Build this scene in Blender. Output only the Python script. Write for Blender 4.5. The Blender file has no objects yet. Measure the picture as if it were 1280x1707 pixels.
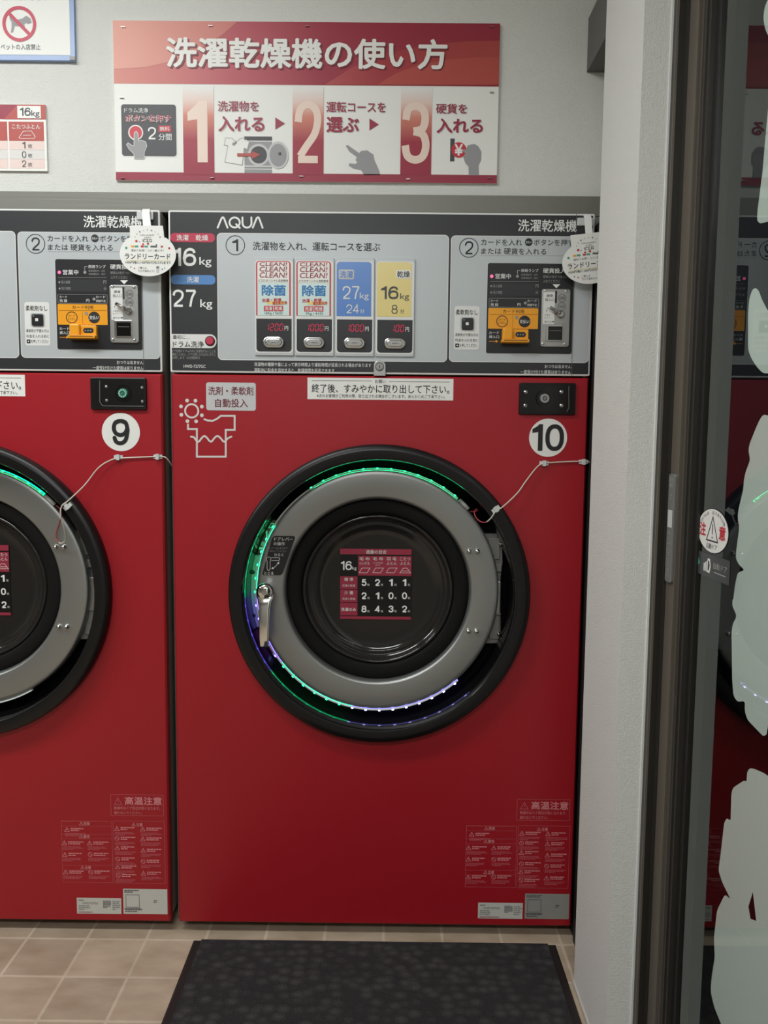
import bpy, bmesh, math, random
from mathutils import Matrix, Vector
random.seed(7)
C = bpy.context.scene.collection
SC = bpy.context.scene
PI = math.pi
R = math.radians

# ------------------------------------------------------------------ camera
CAM_POS = Vector((0.54067, -1.91815, 1.29518))
FPX, PITCH, YAW, ROLL = 1274.08, 0.08817, -0.0037, 0.00991
def cam_axes():
    r = Vector((math.cos(YAW), -math.sin(YAW), 0)); f = Vector((math.sin(YAW), math.cos(YAW), 0)); d = Vector((0, 0, -1))
    f2 = f * math.cos(PITCH) + d * math.sin(PITCH); d2 = d * math.cos(PITCH) - f * math.sin(PITCH)
    return r * math.cos(ROLL) - d2 * math.sin(ROLL), d2 * math.cos(ROLL) + r * math.sin(ROLL), f2
AR, AD, AF = cam_axes()
cd = bpy.data.cameras.new('camera'); cam = bpy.data.objects.new('camera', cd); C.objects.link(cam)
cd.sensor_fit = 'VERTICAL'; cd.sensor_height = 36.0; cd.lens = 36.0 * FPX / 1707.0; cd.clip_start = 0.02
cam.matrix_world = Matrix.Translation(CAM_POS) @ Matrix((AR, -AD, -AF)).transposed().to_4x4()
SC.camera = cam

# ------------------------------------------------------------------ world, lamps, exposure
SC.view_settings.view_transform = 'Standard'; SC.view_settings.look = 'None'
SC.view_settings.gamma = 1.0; SC.view_settings.use_curve_mapping = False
SC.view_settings.exposure = 0.0
w = bpy.data.worlds.new('night'); SC.world = w; w.use_nodes = True
w.node_tree.nodes['Background'].inputs[0].default_value = (0.55, 0.7, 1.0, 1)
w.node_tree.nodes['Background'].inputs[1].default_value = 0.005
CEIL = 2.75
# (x, y, watts) of the ceiling lamps
LAMPS = [(-0.5, -0.9, 21), (0.15, -2.9, 40), (-2.3, -1.0, 30)]

# ------------------------------------------------------------------ materials
def lin(c): return tuple(((v / 255) / 12.92 if v / 255 <= 0.04045 else ((v / 255 + 0.055) / 1.055) ** 2.4) for v in c)
MATS = {}
def mat(name, rgb, rough=0.5, metal=0.0, spec=0.5, emit=0.0, coat=0.0):
    m = bpy.data.materials.new(name); m.use_nodes = True
    b = m.node_tree.nodes['Principled BSDF']
    c = lin(rgb) + (1,)
    b.inputs['Base Color'].default_value = c; b.inputs['Roughness'].default_value = rough
    b.inputs['Metallic'].default_value = metal; b.inputs['Specular IOR Level'].default_value = spec
    b.inputs['Coat Weight'].default_value = coat; b.inputs['Coat Roughness'].default_value = 0.12
    if emit:
        b.inputs['Emission Color'].default_value = c; b.inputs['Emission Strength'].default_value = emit
    MATS[name] = m
    return m
def nd(m, kind, **kw):
    n = m.node_tree.nodes.new(kind)
    for k, v in kw.items(): setattr(n, k, v)
    return n
def lk(m, a, b): m.node_tree.links.new(a, b)
def bsdf(m): return m.node_tree.nodes['Principled BSDF']
def bump(m, height, strength, dist):
    b = nd(m, 'ShaderNodeBump'); b.inputs['Strength'].default_value = strength; b.inputs['Distance'].default_value = dist
    lk(m, height, b.inputs['Height']); lk(m, b.outputs[0], bsdf(m).inputs['Normal'])
def mapped(m, scale, loc=(0, 0, 0)):
    t = nd(m, 'ShaderNodeTexCoord'); mp = nd(m, 'ShaderNodeMapping')
    mp.inputs['Scale'].default_value = scale; mp.inputs['Location'].default_value = loc
    lk(m, t.outputs['Object'], mp.inputs[0]); return mp.outputs[0]
def math_node(m, op, a, b):
    n = nd(m, 'ShaderNodeMath', operation=op)
    for i, v in enumerate((a, b)):
        if isinstance(v, (int, float)): n.inputs[i].default_value = v
        else: lk(m, v, n.inputs[i])
    return n.outputs[0]

def wallpaper(name, rgb, k):
    m = mat(name, rgb, 0.75, 0, 0.3)
    outs = []
    for s in ((150, 150, 700), (640, 640, 190)):
        n = nd(m, 'ShaderNodeTexNoise'); n.inputs['Scale'].default_value = 1.0; n.inputs['Detail'].default_value = 2
        lk(m, mapped(m, s), n.inputs['Vector']); outs.append(n.outputs[0])
    bump(m, math_node(m, 'MAXIMUM', outs[0], outs[1]), k, 0.004)
    return m
wallpaper('wallpaper', (220, 221, 216), 0.6)
wallpaper('wallpaper_emboss', (224, 225, 220), 0.45)
mat('ceiling_white', (225, 225, 220), 0.8)
mat('far_wall', (150, 148, 142), 0.8)
mat('red', (160, 18, 32), 0.42, 0, 0.5)
m = MATS['red']; n = nd(m, 'ShaderNodeTexNoise'); n.inputs['Scale'].default_value = 900; n.inputs['Detail'].default_value = 1
lk(m, mapped(m, (1, 1, 1)), n.inputs['Vector']); bump(m, n.outputs[0], 0.06, 0.001)
mat('panel_black', (40, 41, 44), 0.42)
mat('board_black', (30, 30, 33), 0.38)
mat('panel_grey', (186, 192, 194), 0.4, 0.15)
mat('panel_white', (222, 223, 220), 0.4)
mat('paper', (232, 233, 228), 0.5)
mat('paper_blue', (146, 168, 208), 0.35)
mat('ink', (28, 28, 30), 0.5)
mat('ink_grey', (95, 96, 98), 0.5)
mat('ink_pale', (150, 152, 152), 0.5)
mat('ink_white', (232, 233, 230), 0.5)
mat('ink_dim', (150, 150, 150), 0.5)
mat('pale_print', (214, 132, 136), 0.5)
mat('pale_print_soft', (190, 84, 92), 0.5)
mat('crimson', (150, 42, 64), 0.45)
mat('crimson_dark', (112, 30, 46), 0.45)
mat('salmon', (206, 120, 108), 0.45)
mat('brick_orange', (176, 74, 66), 0.45)
mat('cream', (232, 210, 196), 0.45)
mat('cell_pink', (226, 205, 198), 0.5)
mat('cell_grey', (214, 212, 208), 0.5)
mat('sign_grey', (150, 150, 152), 0.5)
mat('plate_grey', (150, 149, 142), 0.5)
mat('plate_pale', (200, 200, 192), 0.5)
mat('sign_grey_light', (196, 197, 198), 0.5)
mat('sign_charcoal', (72, 72, 76), 0.5)
mat('pill_red', (190, 52, 78), 0.4)
mat('pill_blue', (84, 136, 196), 0.4)
mat('card_blue', (82, 130, 200), 0.3, coat=0.5)
mat('card_yellow', (226, 208, 132), 0.3, coat=0.5)
mat('card_mint', (206, 226, 222), 0.3, coat=0.5)
mat('blue_print', (40, 120, 180), 0.4)
mat('yellow_print', (228, 206, 120), 0.4)
mat('red_print', (196, 40, 58), 0.4)
mat('green_print', (70, 160, 130), 0.4)
mat('orange', (236, 160, 28), 0.38)
mat('orange_dark', (150, 92, 14), 0.4)
mat('steel', (160, 162, 160), 0.42, 0.85)
m = MATS['steel']; n = nd(m, 'ShaderNodeTexNoise'); n.inputs['Scale'].default_value = 1.0; n.inputs['Detail'].default_value = 3
lk(m, mapped(m, (30, 30, 900)), n.inputs['Vector']); bump(m, n.outputs[0], 0.05, 0.001)
mat('cabinet_grey', (160, 158, 148), 0.5, 0.0)
mat('trim_grey', (124, 124, 117), 0.42, 0.35)
m = MATS['trim_grey']; n = nd(m, 'ShaderNodeTexNoise'); n.inputs['Scale'].default_value = 1.0
lk(m, mapped(m, (3, 3, 90)), n.inputs['Vector']); bump(m, n.outputs[0], 0.1, 0.003)
mat('chrome', (232, 232, 230), 0.08, 1.0)
mat('silver', (200, 200, 198), 0.22, 1.0)
mat('silver_matte', (176, 176, 174), 0.38, 0.9)
mat('gloss_black', (16, 15, 16), 0.12, 0, 0.5)
mat('satin_black', (16, 15, 16), 0.36, 0, 0.4)
mat('well_black', (12, 12, 13), 0.3)
mat('rubber', (9, 8, 8), 0.75, 0, 0.25)
mat('smoked_glass', (36, 34, 33), 0.1, 0, 0.5)
mat('plate_white', (138, 142, 142), 0.4, 0)
mat('hinge_metal', (132, 131, 127), 0.45, 0.2)
mat('clear_plastic', (205, 208, 206), 0.25)
mat('wire', (205, 200, 186), 0.5)
mat('wire_red', (170, 60, 66), 0.5)
mat('void', (6, 6, 6), 0.9)
mat('grey_bulkhead', (92, 92, 89), 0.6)
mat('dark_trim', (24, 23, 22), 0.6)
mat('cove', (186, 182, 172), 0.6)
mat('bronze', (102, 95, 85), 0.42, 0.15)
mat('bronze_dark', (50, 47, 43), 0.42, 0.15)
mat('gasket', (34, 33, 31), 0.35)
mat('touch_plate', (112, 112, 110), 0.35)
mat('touch_text', (160, 160, 158), 0.4)
mat('maker_plate', (66, 70, 70), 0.25)
mat('film', (200, 209, 205), 0.5)
mat('asphalt', (20, 22, 22), 0.9)
mat('mat_border', (26, 22, 21), 0.6)
mat('led_green', (30, 255, 150), 0.4, emit=4)
mat('led_violet', (116, 100, 255), 0.4, emit=8)
mat('led_white', (176, 170, 255), 0.4, emit=12)
mat('glow_green', (0, 196, 138), 0.4, emit=1.9)
mat('core_green', (0, 230, 140), 0.4, emit=9)
mat('core_violet', (96, 80, 240), 0.4, emit=9)
mat('core_white', (130, 124, 240), 0.4, emit=3)
mat('glow_violet', (104, 92, 214), 0.4, emit=1.9)
mat('glow_white', (120, 116, 214), 0.4, emit=0.9)
mat('digit_red', (205, 18, 70), 0.4, emit=0.5)
mat('digit_off', (52, 40, 42), 0.4)
mat('lamp_pink', (255, 96, 150), 0.4, emit=1.0)
mat('lamp_diffuser', (250, 255, 248), 0.5, emit=4)

# printed gradients of the instruction board: white fading through orange into crimson down each numeral column; the header's pale left end also has glare painted in
def ramp_mat(name, axis, lo, hi, stops, rough=0.45):
    m = mat(name, (200, 200, 200), rough)
    t = nd(m, 'ShaderNodeTexCoord'); s = nd(m, 'ShaderNodeSeparateXYZ'); lk(m, t.outputs['Object'], s.inputs[0])
    mr = nd(m, 'ShaderNodeMapRange'); mr.inputs[1].default_value = lo; mr.inputs[2].default_value = hi
    lk(m, s.outputs[axis], mr.inputs[0]); r = nd(m, 'ShaderNodeValToRGB'); e = r.color_ramp.elements
    e[0].position, e[1].position = stops[0][0], stops[-1][0]
    e[0].color, e[1].color = lin(stops[0][1]) + (1,), lin(stops[-1][1]) + (1,)
    for p, c in stops[1:-1]:
        x = e.new(p); x.color = lin(c) + (1,)
    lk(m, mr.outputs[0], r.inputs[0]); lk(m, r.outputs[0], bsdf(m).inputs['Base Color'])
ramp_mat('column_fade', 2, 1.96, 2.165, [(0, (150, 34, 58)), (0.4, (158, 42, 62)), (0.68, (206, 128, 108)), (0.85, (226, 200, 190)), (1, (228, 226, 222))])
ramp_mat('header_print_glare', 0, -0.14, 0.8, [(0, (206, 128, 116)), (0.3, (178, 66, 78)), (0.55, (152, 36, 58)), (1, (146, 38, 56))])
ramp_mat('header_swoosh_glare', 0, -0.14, 0.8, [(0, (220, 156, 140)), (0.4, (190, 92, 86)), (0.7, (160, 48, 56)), (1, (166, 66, 60))])

# floor tile
m = mat('tile', (170, 155, 135), 0.45)
TW, TH = 0.155, 0.142
br = nd(m, 'ShaderNodeTexBrick', offset=0.0, squash=1.0)
for k, v in (('Scale', 1.0), ('Mortar Size', 0.0048), ('Mortar Smooth', 0.5), ('Brick Width', TW), ('Row Height', TH), ('Bias', 0.0)): br.inputs[k].default_value = v
br.inputs['Color1'].default_value = lin((182, 167, 148)) + (1,); br.inputs['Color2'].default_value = lin((166, 152, 134)) + (1,)
br.inputs['Mortar'].default_value = lin((194, 183, 165)) + (1,)
lk(m, mapped(m, (1, 1, 1), (0.077, 0.030 + 0.142 * 40, 0)), br.inputs['Vector'])
no = nd(m, 'ShaderNodeTexNoise'); no.inputs['Scale'].default_value = 1; no.inputs['Detail'].default_value = 5
lk(m, mapped(m, (7, 16, 7)), no.inputs['Vector'])
rp = nd(m, 'ShaderNodeValToRGB'); rp.color_ramp.elements[0].position = 0.3; rp.color_ramp.elements[1].position = 0.72
rp.color_ramp.elements[0].color = (0.80, 0.74, 0.68, 1); rp.color_ramp.elements[1].color = (1.12, 1.1, 1.08, 1)
lk(m, no.outputs[0], rp.inputs[0])
mx = nd(m, 'ShaderNodeMix', data_type='RGBA', blend_type='MULTIPLY'); mx.inputs[0].default_value = 1
lk(m, br.outputs[0], mx.inputs[6]); lk(m, rp.outputs[0], mx.inputs[7]); lk(m, mx.outputs[2], bsdf(m).inputs['Base Color'])
bump(m, br.outputs['Fac'], -0.3, 0.002)

# mat pile
m = mat('mat_pile', (52, 50, 52), 0.9, 0, 0.2)
vo = nd(m, 'ShaderNodeTexVoronoi', feature='F1'); vo.inputs['Scale'].default_value = 1; vo.inputs['Randomness'].default_value = 0.7
lk(m, mapped(m, (32, 40, 1)), vo.inputs['Vector'])
n2 = nd(m, 'ShaderNodeTexNoise'); n2.inputs['Scale'].default_value = 260; lk(m, mapped(m, (1, 1, 1)), n2.inputs['Vector'])
r2 = nd(m, 'ShaderNodeValToRGB'); r2.color_ramp.elements[0].color = lin((66, 64, 64)) + (1,); r2.color_ramp.elements[1].color = lin((46, 44, 46)) + (1,)
r2.color_ramp.elements[0].position = 0.15; r2.color_ramp.elements[1].position = 0.6
lk(m, vo.outputs[0], r2.inputs[0]); lk(m, r2.outputs[0], bsdf(m).inputs['Base Color'])
bump(m, math_node(m, 'SUBTRACT', n2.outputs[0], vo.outputs[0]), 0.7, 0.006)

# thin clear glass: transparent with a Fresnel mirror
m = mat('glass', (255, 255, 255)); nt = m.node_tree; out = [x for x in nt.nodes if x.type == 'OUTPUT_MATERIAL'][0]
tr = nd(m, 'ShaderNodeBsdfTransparent'); tr.inputs[0].default_value = (0.94, 0.96, 0.95, 1)
gl = nd(m, 'ShaderNodeBsdfGlossy'); gl.inputs['Roughness'].default_value = 0.0; gl.inputs[0].default_value = (0.95, 1, 0.98, 1)
fr = nd(m, 'ShaderNodeFresnel'); fr.inputs[0].default_value = 1.62
ge = nd(m, 'ShaderNodeNewGeometry'); ff = math_node(m, 'MULTIPLY', fr.outputs[0], math_node(m, 'SUBTRACT', 1.0, ge.outputs['Backfacing']))
ms = nd(m, 'ShaderNodeMixShader'); lk(m, ff, ms.inputs[0]); lk(m, tr.outputs[0], ms.inputs[1]); lk(m, gl.outputs[0], ms.inputs[2]); lk(m, ms.outputs[0], out.inputs[0])
m = mat('glass_core', (255, 255, 255)); out = [x for x in m.node_tree.nodes if x.type == 'OUTPUT_MATERIAL'][0]
tr = nd(m, 'ShaderNodeBsdfTransparent'); tr.inputs[0].default_value = (0.95, 0.98, 0.96, 1); lk(m, tr.outputs[0], out.inputs[0])

# ------------------------------------------------------------------ measuring: a point of the photograph on a known plane
def hit(px, py, axis=1, v=0.0):
    d = AR * ((px - 640) / FPX) + AD * ((py - 853.5) / FPX) + AF
    return CAM_POS + d * ((v - CAM_POS[axis]) / d[axis])
class View:                                    # a crop of the photograph: crop pixels -> (x, z) on the plane y = const
    def __init__(s, ox, oy, k, y=0.0, dx=0.0): s.ox, s.oy, s.k, s.y, s.dx = ox, oy, k, y, dx
    def pt(s, a, b, y=None):
        h = hit(s.ox + a * s.k, s.oy + b * s.k, 1, s.y if y is None else y); return (h.x - s.dx, h.z)
    def rc(s, l, t, r, b, y=None):             # rectangle (x0, z0, x1, z1)
        xm, ym = (l + r) / 2, (t + b) / 2
        return (s.pt(l, ym, y)[0], s.pt(xm, b, y)[1], s.pt(r, ym, y)[0], s.pt(xm, t, y)[1])
    def ln(s, a, y=None):                      # a length in crop pixels
        return s.k * a * 1.5e-3

# ------------------------------------------------------------------ mesh builder
TXT = {}
def text_mesh(s):
    key = s
    if key not in TXT:
        c = bpy.data.curves.new('text', 'FONT'); c.body = s; c.resolution_u = 3; c.fill_mode = 'FRONT'
        o = bpy.data.objects.new('text', c); C.objects.link(o)
        bpy.context.view_layer.update()
        me = bpy.data.meshes.new_from_object(o.evaluated_get(bpy.context.evaluated_depsgraph_get()))
        vs = [(v.co.x, v.co.y) for v in me.vertices]; fs = [tuple(p.vertices) for p in me.polygons]
        bpy.data.objects.remove(o); bpy.data.curves.remove(c); bpy.data.meshes.remove(me)
        TXT[key] = (vs, fs)
    return TXT[key]
def smooth_path(pts, n=6):
    P = [Vector(p) for p in pts]; out = []
    for i in range(len(P) - 1):
        a, b, c, d = P[max(i - 1, 0)], P[i], P[i + 1], P[min(i + 2, len(P) - 1)]
        for k in range(n):
            t = k / n; out.append(0.5 * ((2 * b) + (c - a) * t + (2 * a - 5 * b + 4 * c - d) * t * t + (3 * b - a - 3 * c + d) * t ** 3))
    return out + [P[-1]]
_six = [(.96, .76), (.84, .94), (.5, 1), (.16, .86), (.01, .5), (.01, .33), (.14, .07), (.5, 0), (.86, .07), (1, .31), (.86, .55), (.5, .63), (.18, .54), (.03, .36)]
FIGS = {'0': [('e', (.5, .5, .5, .5), True)],
        '2': [('s', [(0, .68), (.12, .91), (.5, 1), (.88, .91), (.99, .72), (.84, .47), (.42, .24), (.1, .06)], False), ('l', [(.0, 0), (1, 0)], False)],
        '3': [('s', [(.02, .74), (.13, .93), (.5, 1), (.86, .92), (.95, .75), (.82, .58), (.4, .53)], False), ('s', [(.4, .53), (.85, .47), (1, .27), (.86, .07), (.5, 0), (.12, .07), (0, .27)], False)],
        '4': [('l', [(1.06, .25), (.0, .25), (.74, 1.0)], False), ('l', [(.74, 1.08), (.74, -.06)], False)],
        '5': [('l', [(.95, 1), (.2, 1), (.08, .5)], False), ('s', [(.08, .5), (.28, .62), (.55, .65), (.88, .57), (1, .33), (.86, .08), (.5, 0), (.12, .08), (0, .25)], False)],
        '6': [('s', _six[:9], False), ('s', _six[6:], False)], '7': [('l', [(-.05, 1), (1, 1)], False), ('s', [(.98, .97), (.6, .52), (.4, -.06)], False)],
        '8': [('e', (.5, .765, .43, .235), True), ('e', (.5, .27, .5, .27), True)], '9': [('s', [(1 - a, 1 - b) for a, b in _six[:9]], False), ('s', [(1 - a, 1 - b) for a, b in _six[6:]], False)]}
SEG = {'0': 'abcdef', '1': 'bc', '2': 'abged', '3': 'abgcd', '4': 'fgbc', '5': 'afgcd', '6': 'afgedc', '7': 'abc', '8': 'abcdefg', '9': 'abcdfg'}

class MB:
    def __init__(s, xf=None): s.v, s.f, s.mi, s.sm, s.mats, s.xf, s.lay = [], [], [], [], [], xf, 0
    def M(s, name):
        if name not in s.mats: s.mats.append(name)
        return s.mats.index(name)
    def add(s, vs, fs, m, smooth=False):
        k = len(s.v); s.v += [tuple(p) for p in vs]; i = s.M(m)
        for f in fs: s.f.append(tuple(k + a for a in f)); s.mi.append(i); s.sm.append(smooth)
        return s
    def poly(s, pts, y, m): return s.add([(p[0], y, p[1]) for p in pts], [tuple(range(len(pts)))], m)
    def box(s, x0, x1, y0, y1, z0, z1, m):
        v = [(x, y, z) for x in (x0, x1) for y in (y0, y1) for z in (z0, z1)]
        return s.add(v, [(0, 1, 3, 2), (4, 6, 7, 5), (0, 4, 5, 1), (2, 3, 7, 6), (0, 2, 6, 4), (1, 5, 7, 3)], m)
    @staticmethod
    def rpts(rc, r, n=6, corners=(1, 1, 1, 1)):
        x0, z0, x1, z1 = rc; out = []
        for (cx, cz, a, on) in ((x0, z0, 180, corners[0]), (x1, z0, 270, corners[1]), (x1, z1, 0, corners[2]), (x0, z1, 90, corners[3])):
            if r <= 0 or not on: out.append((cx, cz)); continue
            ox = cx + (r if cx == x0 else -r); oz = cz + (r if cz == z0 else -r)
            for i in range(n + 1):
                t = R(a + 90 * i / n); out.append((ox + r * math.cos(t), oz + r * math.sin(t)))
        return out
    def rr(s, rc, y, m, r=0.0, corners=(1, 1, 1, 1)): return s.poly(s.rpts(rc, r, 6, corners), y, m)
    def slab(s, pts, yf, yb, m, bev=0.0, mside=None, smooth=False):    # extruded outline with a bevelled front edge
        n = len(pts); cx = sum(p[0] for p in pts) / n; cz = sum(p[1] for p in pts) / n
        def inset(b):
            out = []
            for i in range(n):
                a, p, c = pts[i - 1], pts[i], pts[(i + 1) % n]
                d1 = Vector((p[0] - a[0], p[1] - a[1])).normalized(); d2 = Vector((c[0] - p[0], c[1] - p[1])).normalized()
                nrm = Vector((-(d1 + d2).y, (d1 + d2).x))
                if nrm.length < 1e-9: nrm = Vector((-d1.y, d1.x))
                nrm.normalize(); k = max(0.5, nrm.dot(Vector((-d1.y, d1.x))))
                out.append((p[0] + nrm.x * b / k, p[1] + nrm.y * b / k))
            return out
        rings = [[(p[0], yb, p[1]) for p in pts]]
        if bev > 0:
            rings.append([(p[0], yf + bev, p[1]) for p in pts])
            rings.append([(p[0], yf + bev * 0.3, p[1]) for p in inset(bev * 0.3)])
            rings.append([(p[0], yf, p[1]) for p in inset(bev)])
        else: rings.append([(p[0], yf, p[1]) for p in pts])
        vs = [p for rg in rings for p in rg]; fs = []
        for k in range(len(rings) - 1):
            for i in range(n):
                j = (i + 1) % n; fs.append((k * n + i, k * n + j, (k + 1) * n + j, (k + 1) * n + i))
        s.add(vs, fs, mside or m, smooth)
        last = (len(rings) - 1) * n
        return s.add(vs[last:], [tuple(range(n))], m)
    def block(s, rc, yf, yb, m, r=0.0, bev=0.0, corners=(1, 1, 1, 1), mside=None): return s.slab(s.rpts(rc, r, 6, corners), yf, yb, m, bev, mside)
    def disc(s, c, r, y, m, n=32, rz=None): return s.poly([(c[0] + r * math.cos(2 * PI * i / n), c[1] + (rz or r) * math.sin(2 * PI * i / n)) for i in range(n)], y, m)
    def ring(s, c, r0, r1, y, m, n=40, k=1.0):
        vs = []; fs = []
        for i in range(n):
            a = 2 * PI * i / n
            vs += [(c[0] + r0 * math.cos(a), y, c[1] + k * r0 * math.sin(a)), (c[0] + r1 * math.cos(a), y, c[1] + k * r1 * math.sin(a))]
            j = (i + 1) % n; fs.append((2 * i, 2 * i + 1, 2 * j + 1, 2 * j))
        return s.add(vs, fs, m)
    def lathe(s, c, prof, m, n=96, smooth=True, cap=False, a0=0, a1=360):      # revolve (r, y) about a Y axis through (x, z)
        full = abs(a1 - a0) >= 360; k = n if full else n + 1; vs = []; fs = []
        for r, y in prof:
            for i in range(k):
                a = R(a0 + (a1 - a0) * i / n); vs.append((c[0] + r * math.cos(a), y, c[1] + r * math.sin(a)))
        for q in range(len(prof) - 1):
            for i in range(n):
                j = (i + 1) % k; fs.append((q * k + i, q * k + j, (q + 1) * k + j, (q + 1) * k + i))
        s.add(vs, fs, m, smooth)
        if cap: s.add(vs[-k:], [tuple(range(k))], m)
        return s
    def stroke(s, pts, wd, y, m, closed=False, caps=True):       # a mitred ribbon along a line
        P = [Vector((p[0], p[1])) for p in pts]; Q = [P[0]]
        for p in P[1:]:
            if (p - Q[-1]).length > 1e-6: Q.append(p)
        if closed and (Q[0] - Q[-1]).length < 1e-6: Q.pop()
        n = len(Q)
        if n < 2: return s
        s.lay = (s.lay + 1) % 6; y = y - s.lay * 1.2e-5; L, Rr = [], []
        for i in range(n):
            a = Q[i - 1] if (i > 0 or closed) else None; c = Q[(i + 1) % n] if (i < n - 1 or closed) else None
            d1 = (Q[i] - a).normalized() if a is not None else None; d2 = (c - Q[i]).normalized() if c is not None else None
            d1 = d1 if d1 is not None else d2; d2 = d2 if d2 is not None else d1
            n1 = Vector((-d1.y, d1.x)); n2 = Vector((-d2.y, d2.x)); b = n1 + n2
            b = b.normalized() if b.length > 1e-6 else n1
            k = wd / 2 / max(0.45, b.dot(n1)); L.append(Q[i] + b * k); Rr.append(Q[i] - b * k)
        vs = [(p.x, y, p.y) for p in L + Rr]; m_ = n if closed else n - 1
        s.add(vs, [(n + i, n + (i + 1) % n, (i + 1) % n, i) for i in range(m_)], m)
        if caps and not closed and n >= 2:
            for p, o in ((Q[0], Q[1]), (Q[-1], Q[-2])):
                d = (p - o).normalized(); t0 = math.atan2(d.y, d.x)
                s.poly([(p.x + wd / 2 * math.cos(t0 - PI / 2 + PI * q / 8), p.y + wd / 2 * math.sin(t0 - PI / 2 + PI * q / 8)) for q in range(9)], y, m)
        return s
    def tube(s, pts, r, m, n=8):
        P = [Vector(p) for p in pts]; vs = []; fs = []
        for i, p in enumerate(P):
            t = (P[min(i + 1, len(P) - 1)] - P[max(i - 1, 0)]).normalized()
            u = t.cross(Vector((0.13, 0.97, 0.2))).normalized(); w_ = t.cross(u)
            for k in range(n):
                a = 2 * PI * k / n; vs.append(p + u * r * math.cos(a) + w_ * r * math.sin(a))
        for i in range(len(P) - 1):
            for k in range(n):
                j = (k + 1) % n; fs.append((i * n + k, i * n + j, (i + 1) * n + j, (i + 1) * n + k))
        fs += [tuple(range(n)), tuple(range((len(P) - 1) * n, len(P) * n))]
        return s.add(vs, fs, m, True)
    def text(s, t, rc, y, m, bold=0.0, rot=0.0, shear=0.0):
        if t.isascii() and t.isdigit() and len(t) <= 2: return s.digits(t, rc, y, m, bold, rot)
        vs, fs = text_mesh(t)
        if not vs: return s
        if bold > 0:                           # heavier strokes: overlaid copies, each a little off
            k_ = bold * 0.9; G = 5 if bold < 0.015 else 8 if bold < 0.035 else 12; n_ = len(vs); base = vs; vs = []; f0 = fs; fs = []
            for q, (ox_, oz_) in enumerate([(k_ * math.cos(2 * PI * g / G), k_ * math.sin(2 * PI * g / G)) for g in range(G)]):
                vs += [(a + ox_, b_ + oz_, q * 1.6e-5) for a, b_ in base]; fs += [tuple(i + q * n_ for i in f) for f in f0]
        ax, bx = min(v[0] for v in vs), max(v[0] for v in vs); az, bz = min(v[1] for v in vs), max(v[1] for v in vs)
        x0, z0, x1, z1 = rc; kx = (x1 - x0) / max(bx - ax, 1e-6); kz = (z1 - z0) / max(bz - az, 1e-6)
        cx, cz = (x0 + x1) / 2, (z0 + z1) / 2; out = []
        for a, b, *up in vs:
            X, Z = x0 + (a - ax) * kx, z0 + (b - az) * kz; X += shear * (Z - cz)
            if rot:
                dx, dz = X - cx, Z - cz; X, Z = cx + dx * math.cos(rot) - dz * math.sin(rot), cz + dx * math.sin(rot) + dz * math.cos(rot)
            out.append((X, y - (up[0] if up else 0), Z))
        return s.add(out, fs, m)
    def digits(s, t, rc, y, m, bold=0.0, rot=0.0):     # figures in a plain grotesque cut
        x0, z0, x1, z1 = rc; wds = [0.56 if c == '1' else 1.0 for c in t]; gap = 0.14
        u = (x1 - x0) / (sum(wds) + gap * (len(t) - 1)); x = x0; st = (0.2 + bold * 3.2)
        for c, wd in zip(t, wds):
            a = x; b_ = x + wd * u
            if c == '1':
                sw = min(st * u * 0.8, (b_ - a) * 0.62); h = z1 - z0; f = min(sw * 0.8, h * 0.16)
                s.poly([(b_ - sw, z0), (b_, z0), (b_, z1), (b_ - sw * 0.8, z1), (b_ - sw * 1.15, z1 - h * 0.07), (a, z1 - h * 0.19), (a, z1 - h * 0.19 - f), (b_ - sw, z1 - h * 0.19 - f * 0.8)], y, m)
            else:
                sw = st * u * 0.74; q = lambda p: (a + sw / 2 + p[0] * (b_ - a - sw), z0 + sw / 2 + p[1] * (z1 - z0 - sw))
                for kind, pts, closed in FIGS[c]:
                    if kind == 'e': pts = [(pts[0] + pts[2] * math.copysign(abs(math.cos(R(g * 10))) ** 0.86, math.cos(R(g * 10))), pts[1] + pts[3] * math.copysign(abs(math.sin(R(g * 10))) ** 0.86, math.sin(R(g * 10)))) for g in range(36)]
                    elif kind == 's': pts = [(p.x, p.y) for p in smooth_path([(p[0], p[1], 0) for p in pts], 5)]
                    s.stroke([q(p) for p in pts], sw, y, m, closed, bold > 0.03 and m == 'ink')
            x = b_ + gap * u
        return s
    def seven(s, t, rc, y, m):
        x0, z0, x1, z1 = rc; n = len(t); pw = (x1 - x0) / n; wd = pw * 0.62; h = z1 - z0; th = h * 0.085
        for i, ch in enumerate(t):
            ox = x0 + i * pw + pw * 0.15; sh = 0.12
            def q(a, b): return (ox + a * wd + sh * b * h, z0 + b * h)
            L = {'a': [(0, 1), (1, 1)], 'b': [(1, 1), (1, .5)], 'c': [(1, .5), (1, 0)], 'd': [(0, 0), (1, 0)], 'e': [(0, .5), (0, 0)], 'f': [(0, 1), (0, .5)], 'g': [(0, .5), (1, .5)]}
            for g in SEG[ch]:
                a, b = q(*L[g][0]), q(*L[g][1]); k = 0.12
                a2 = (a[0] + (b[0] - a[0]) * k, a[1] + (b[1] - a[1]) * k); b2 = (b[0] + (a[0] - b[0]) * k, b[1] + (a[1] - b[1]) * k)
                d = (Vector(b2) - Vector(a2)).normalized(); nn = Vector((-d.y, d.x)) * th / 2
                s.poly([Vector(a2) - nn, Vector(b2) - nn, Vector(b2) + nn, Vector(a2) + nn], y, m)
        return s
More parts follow.
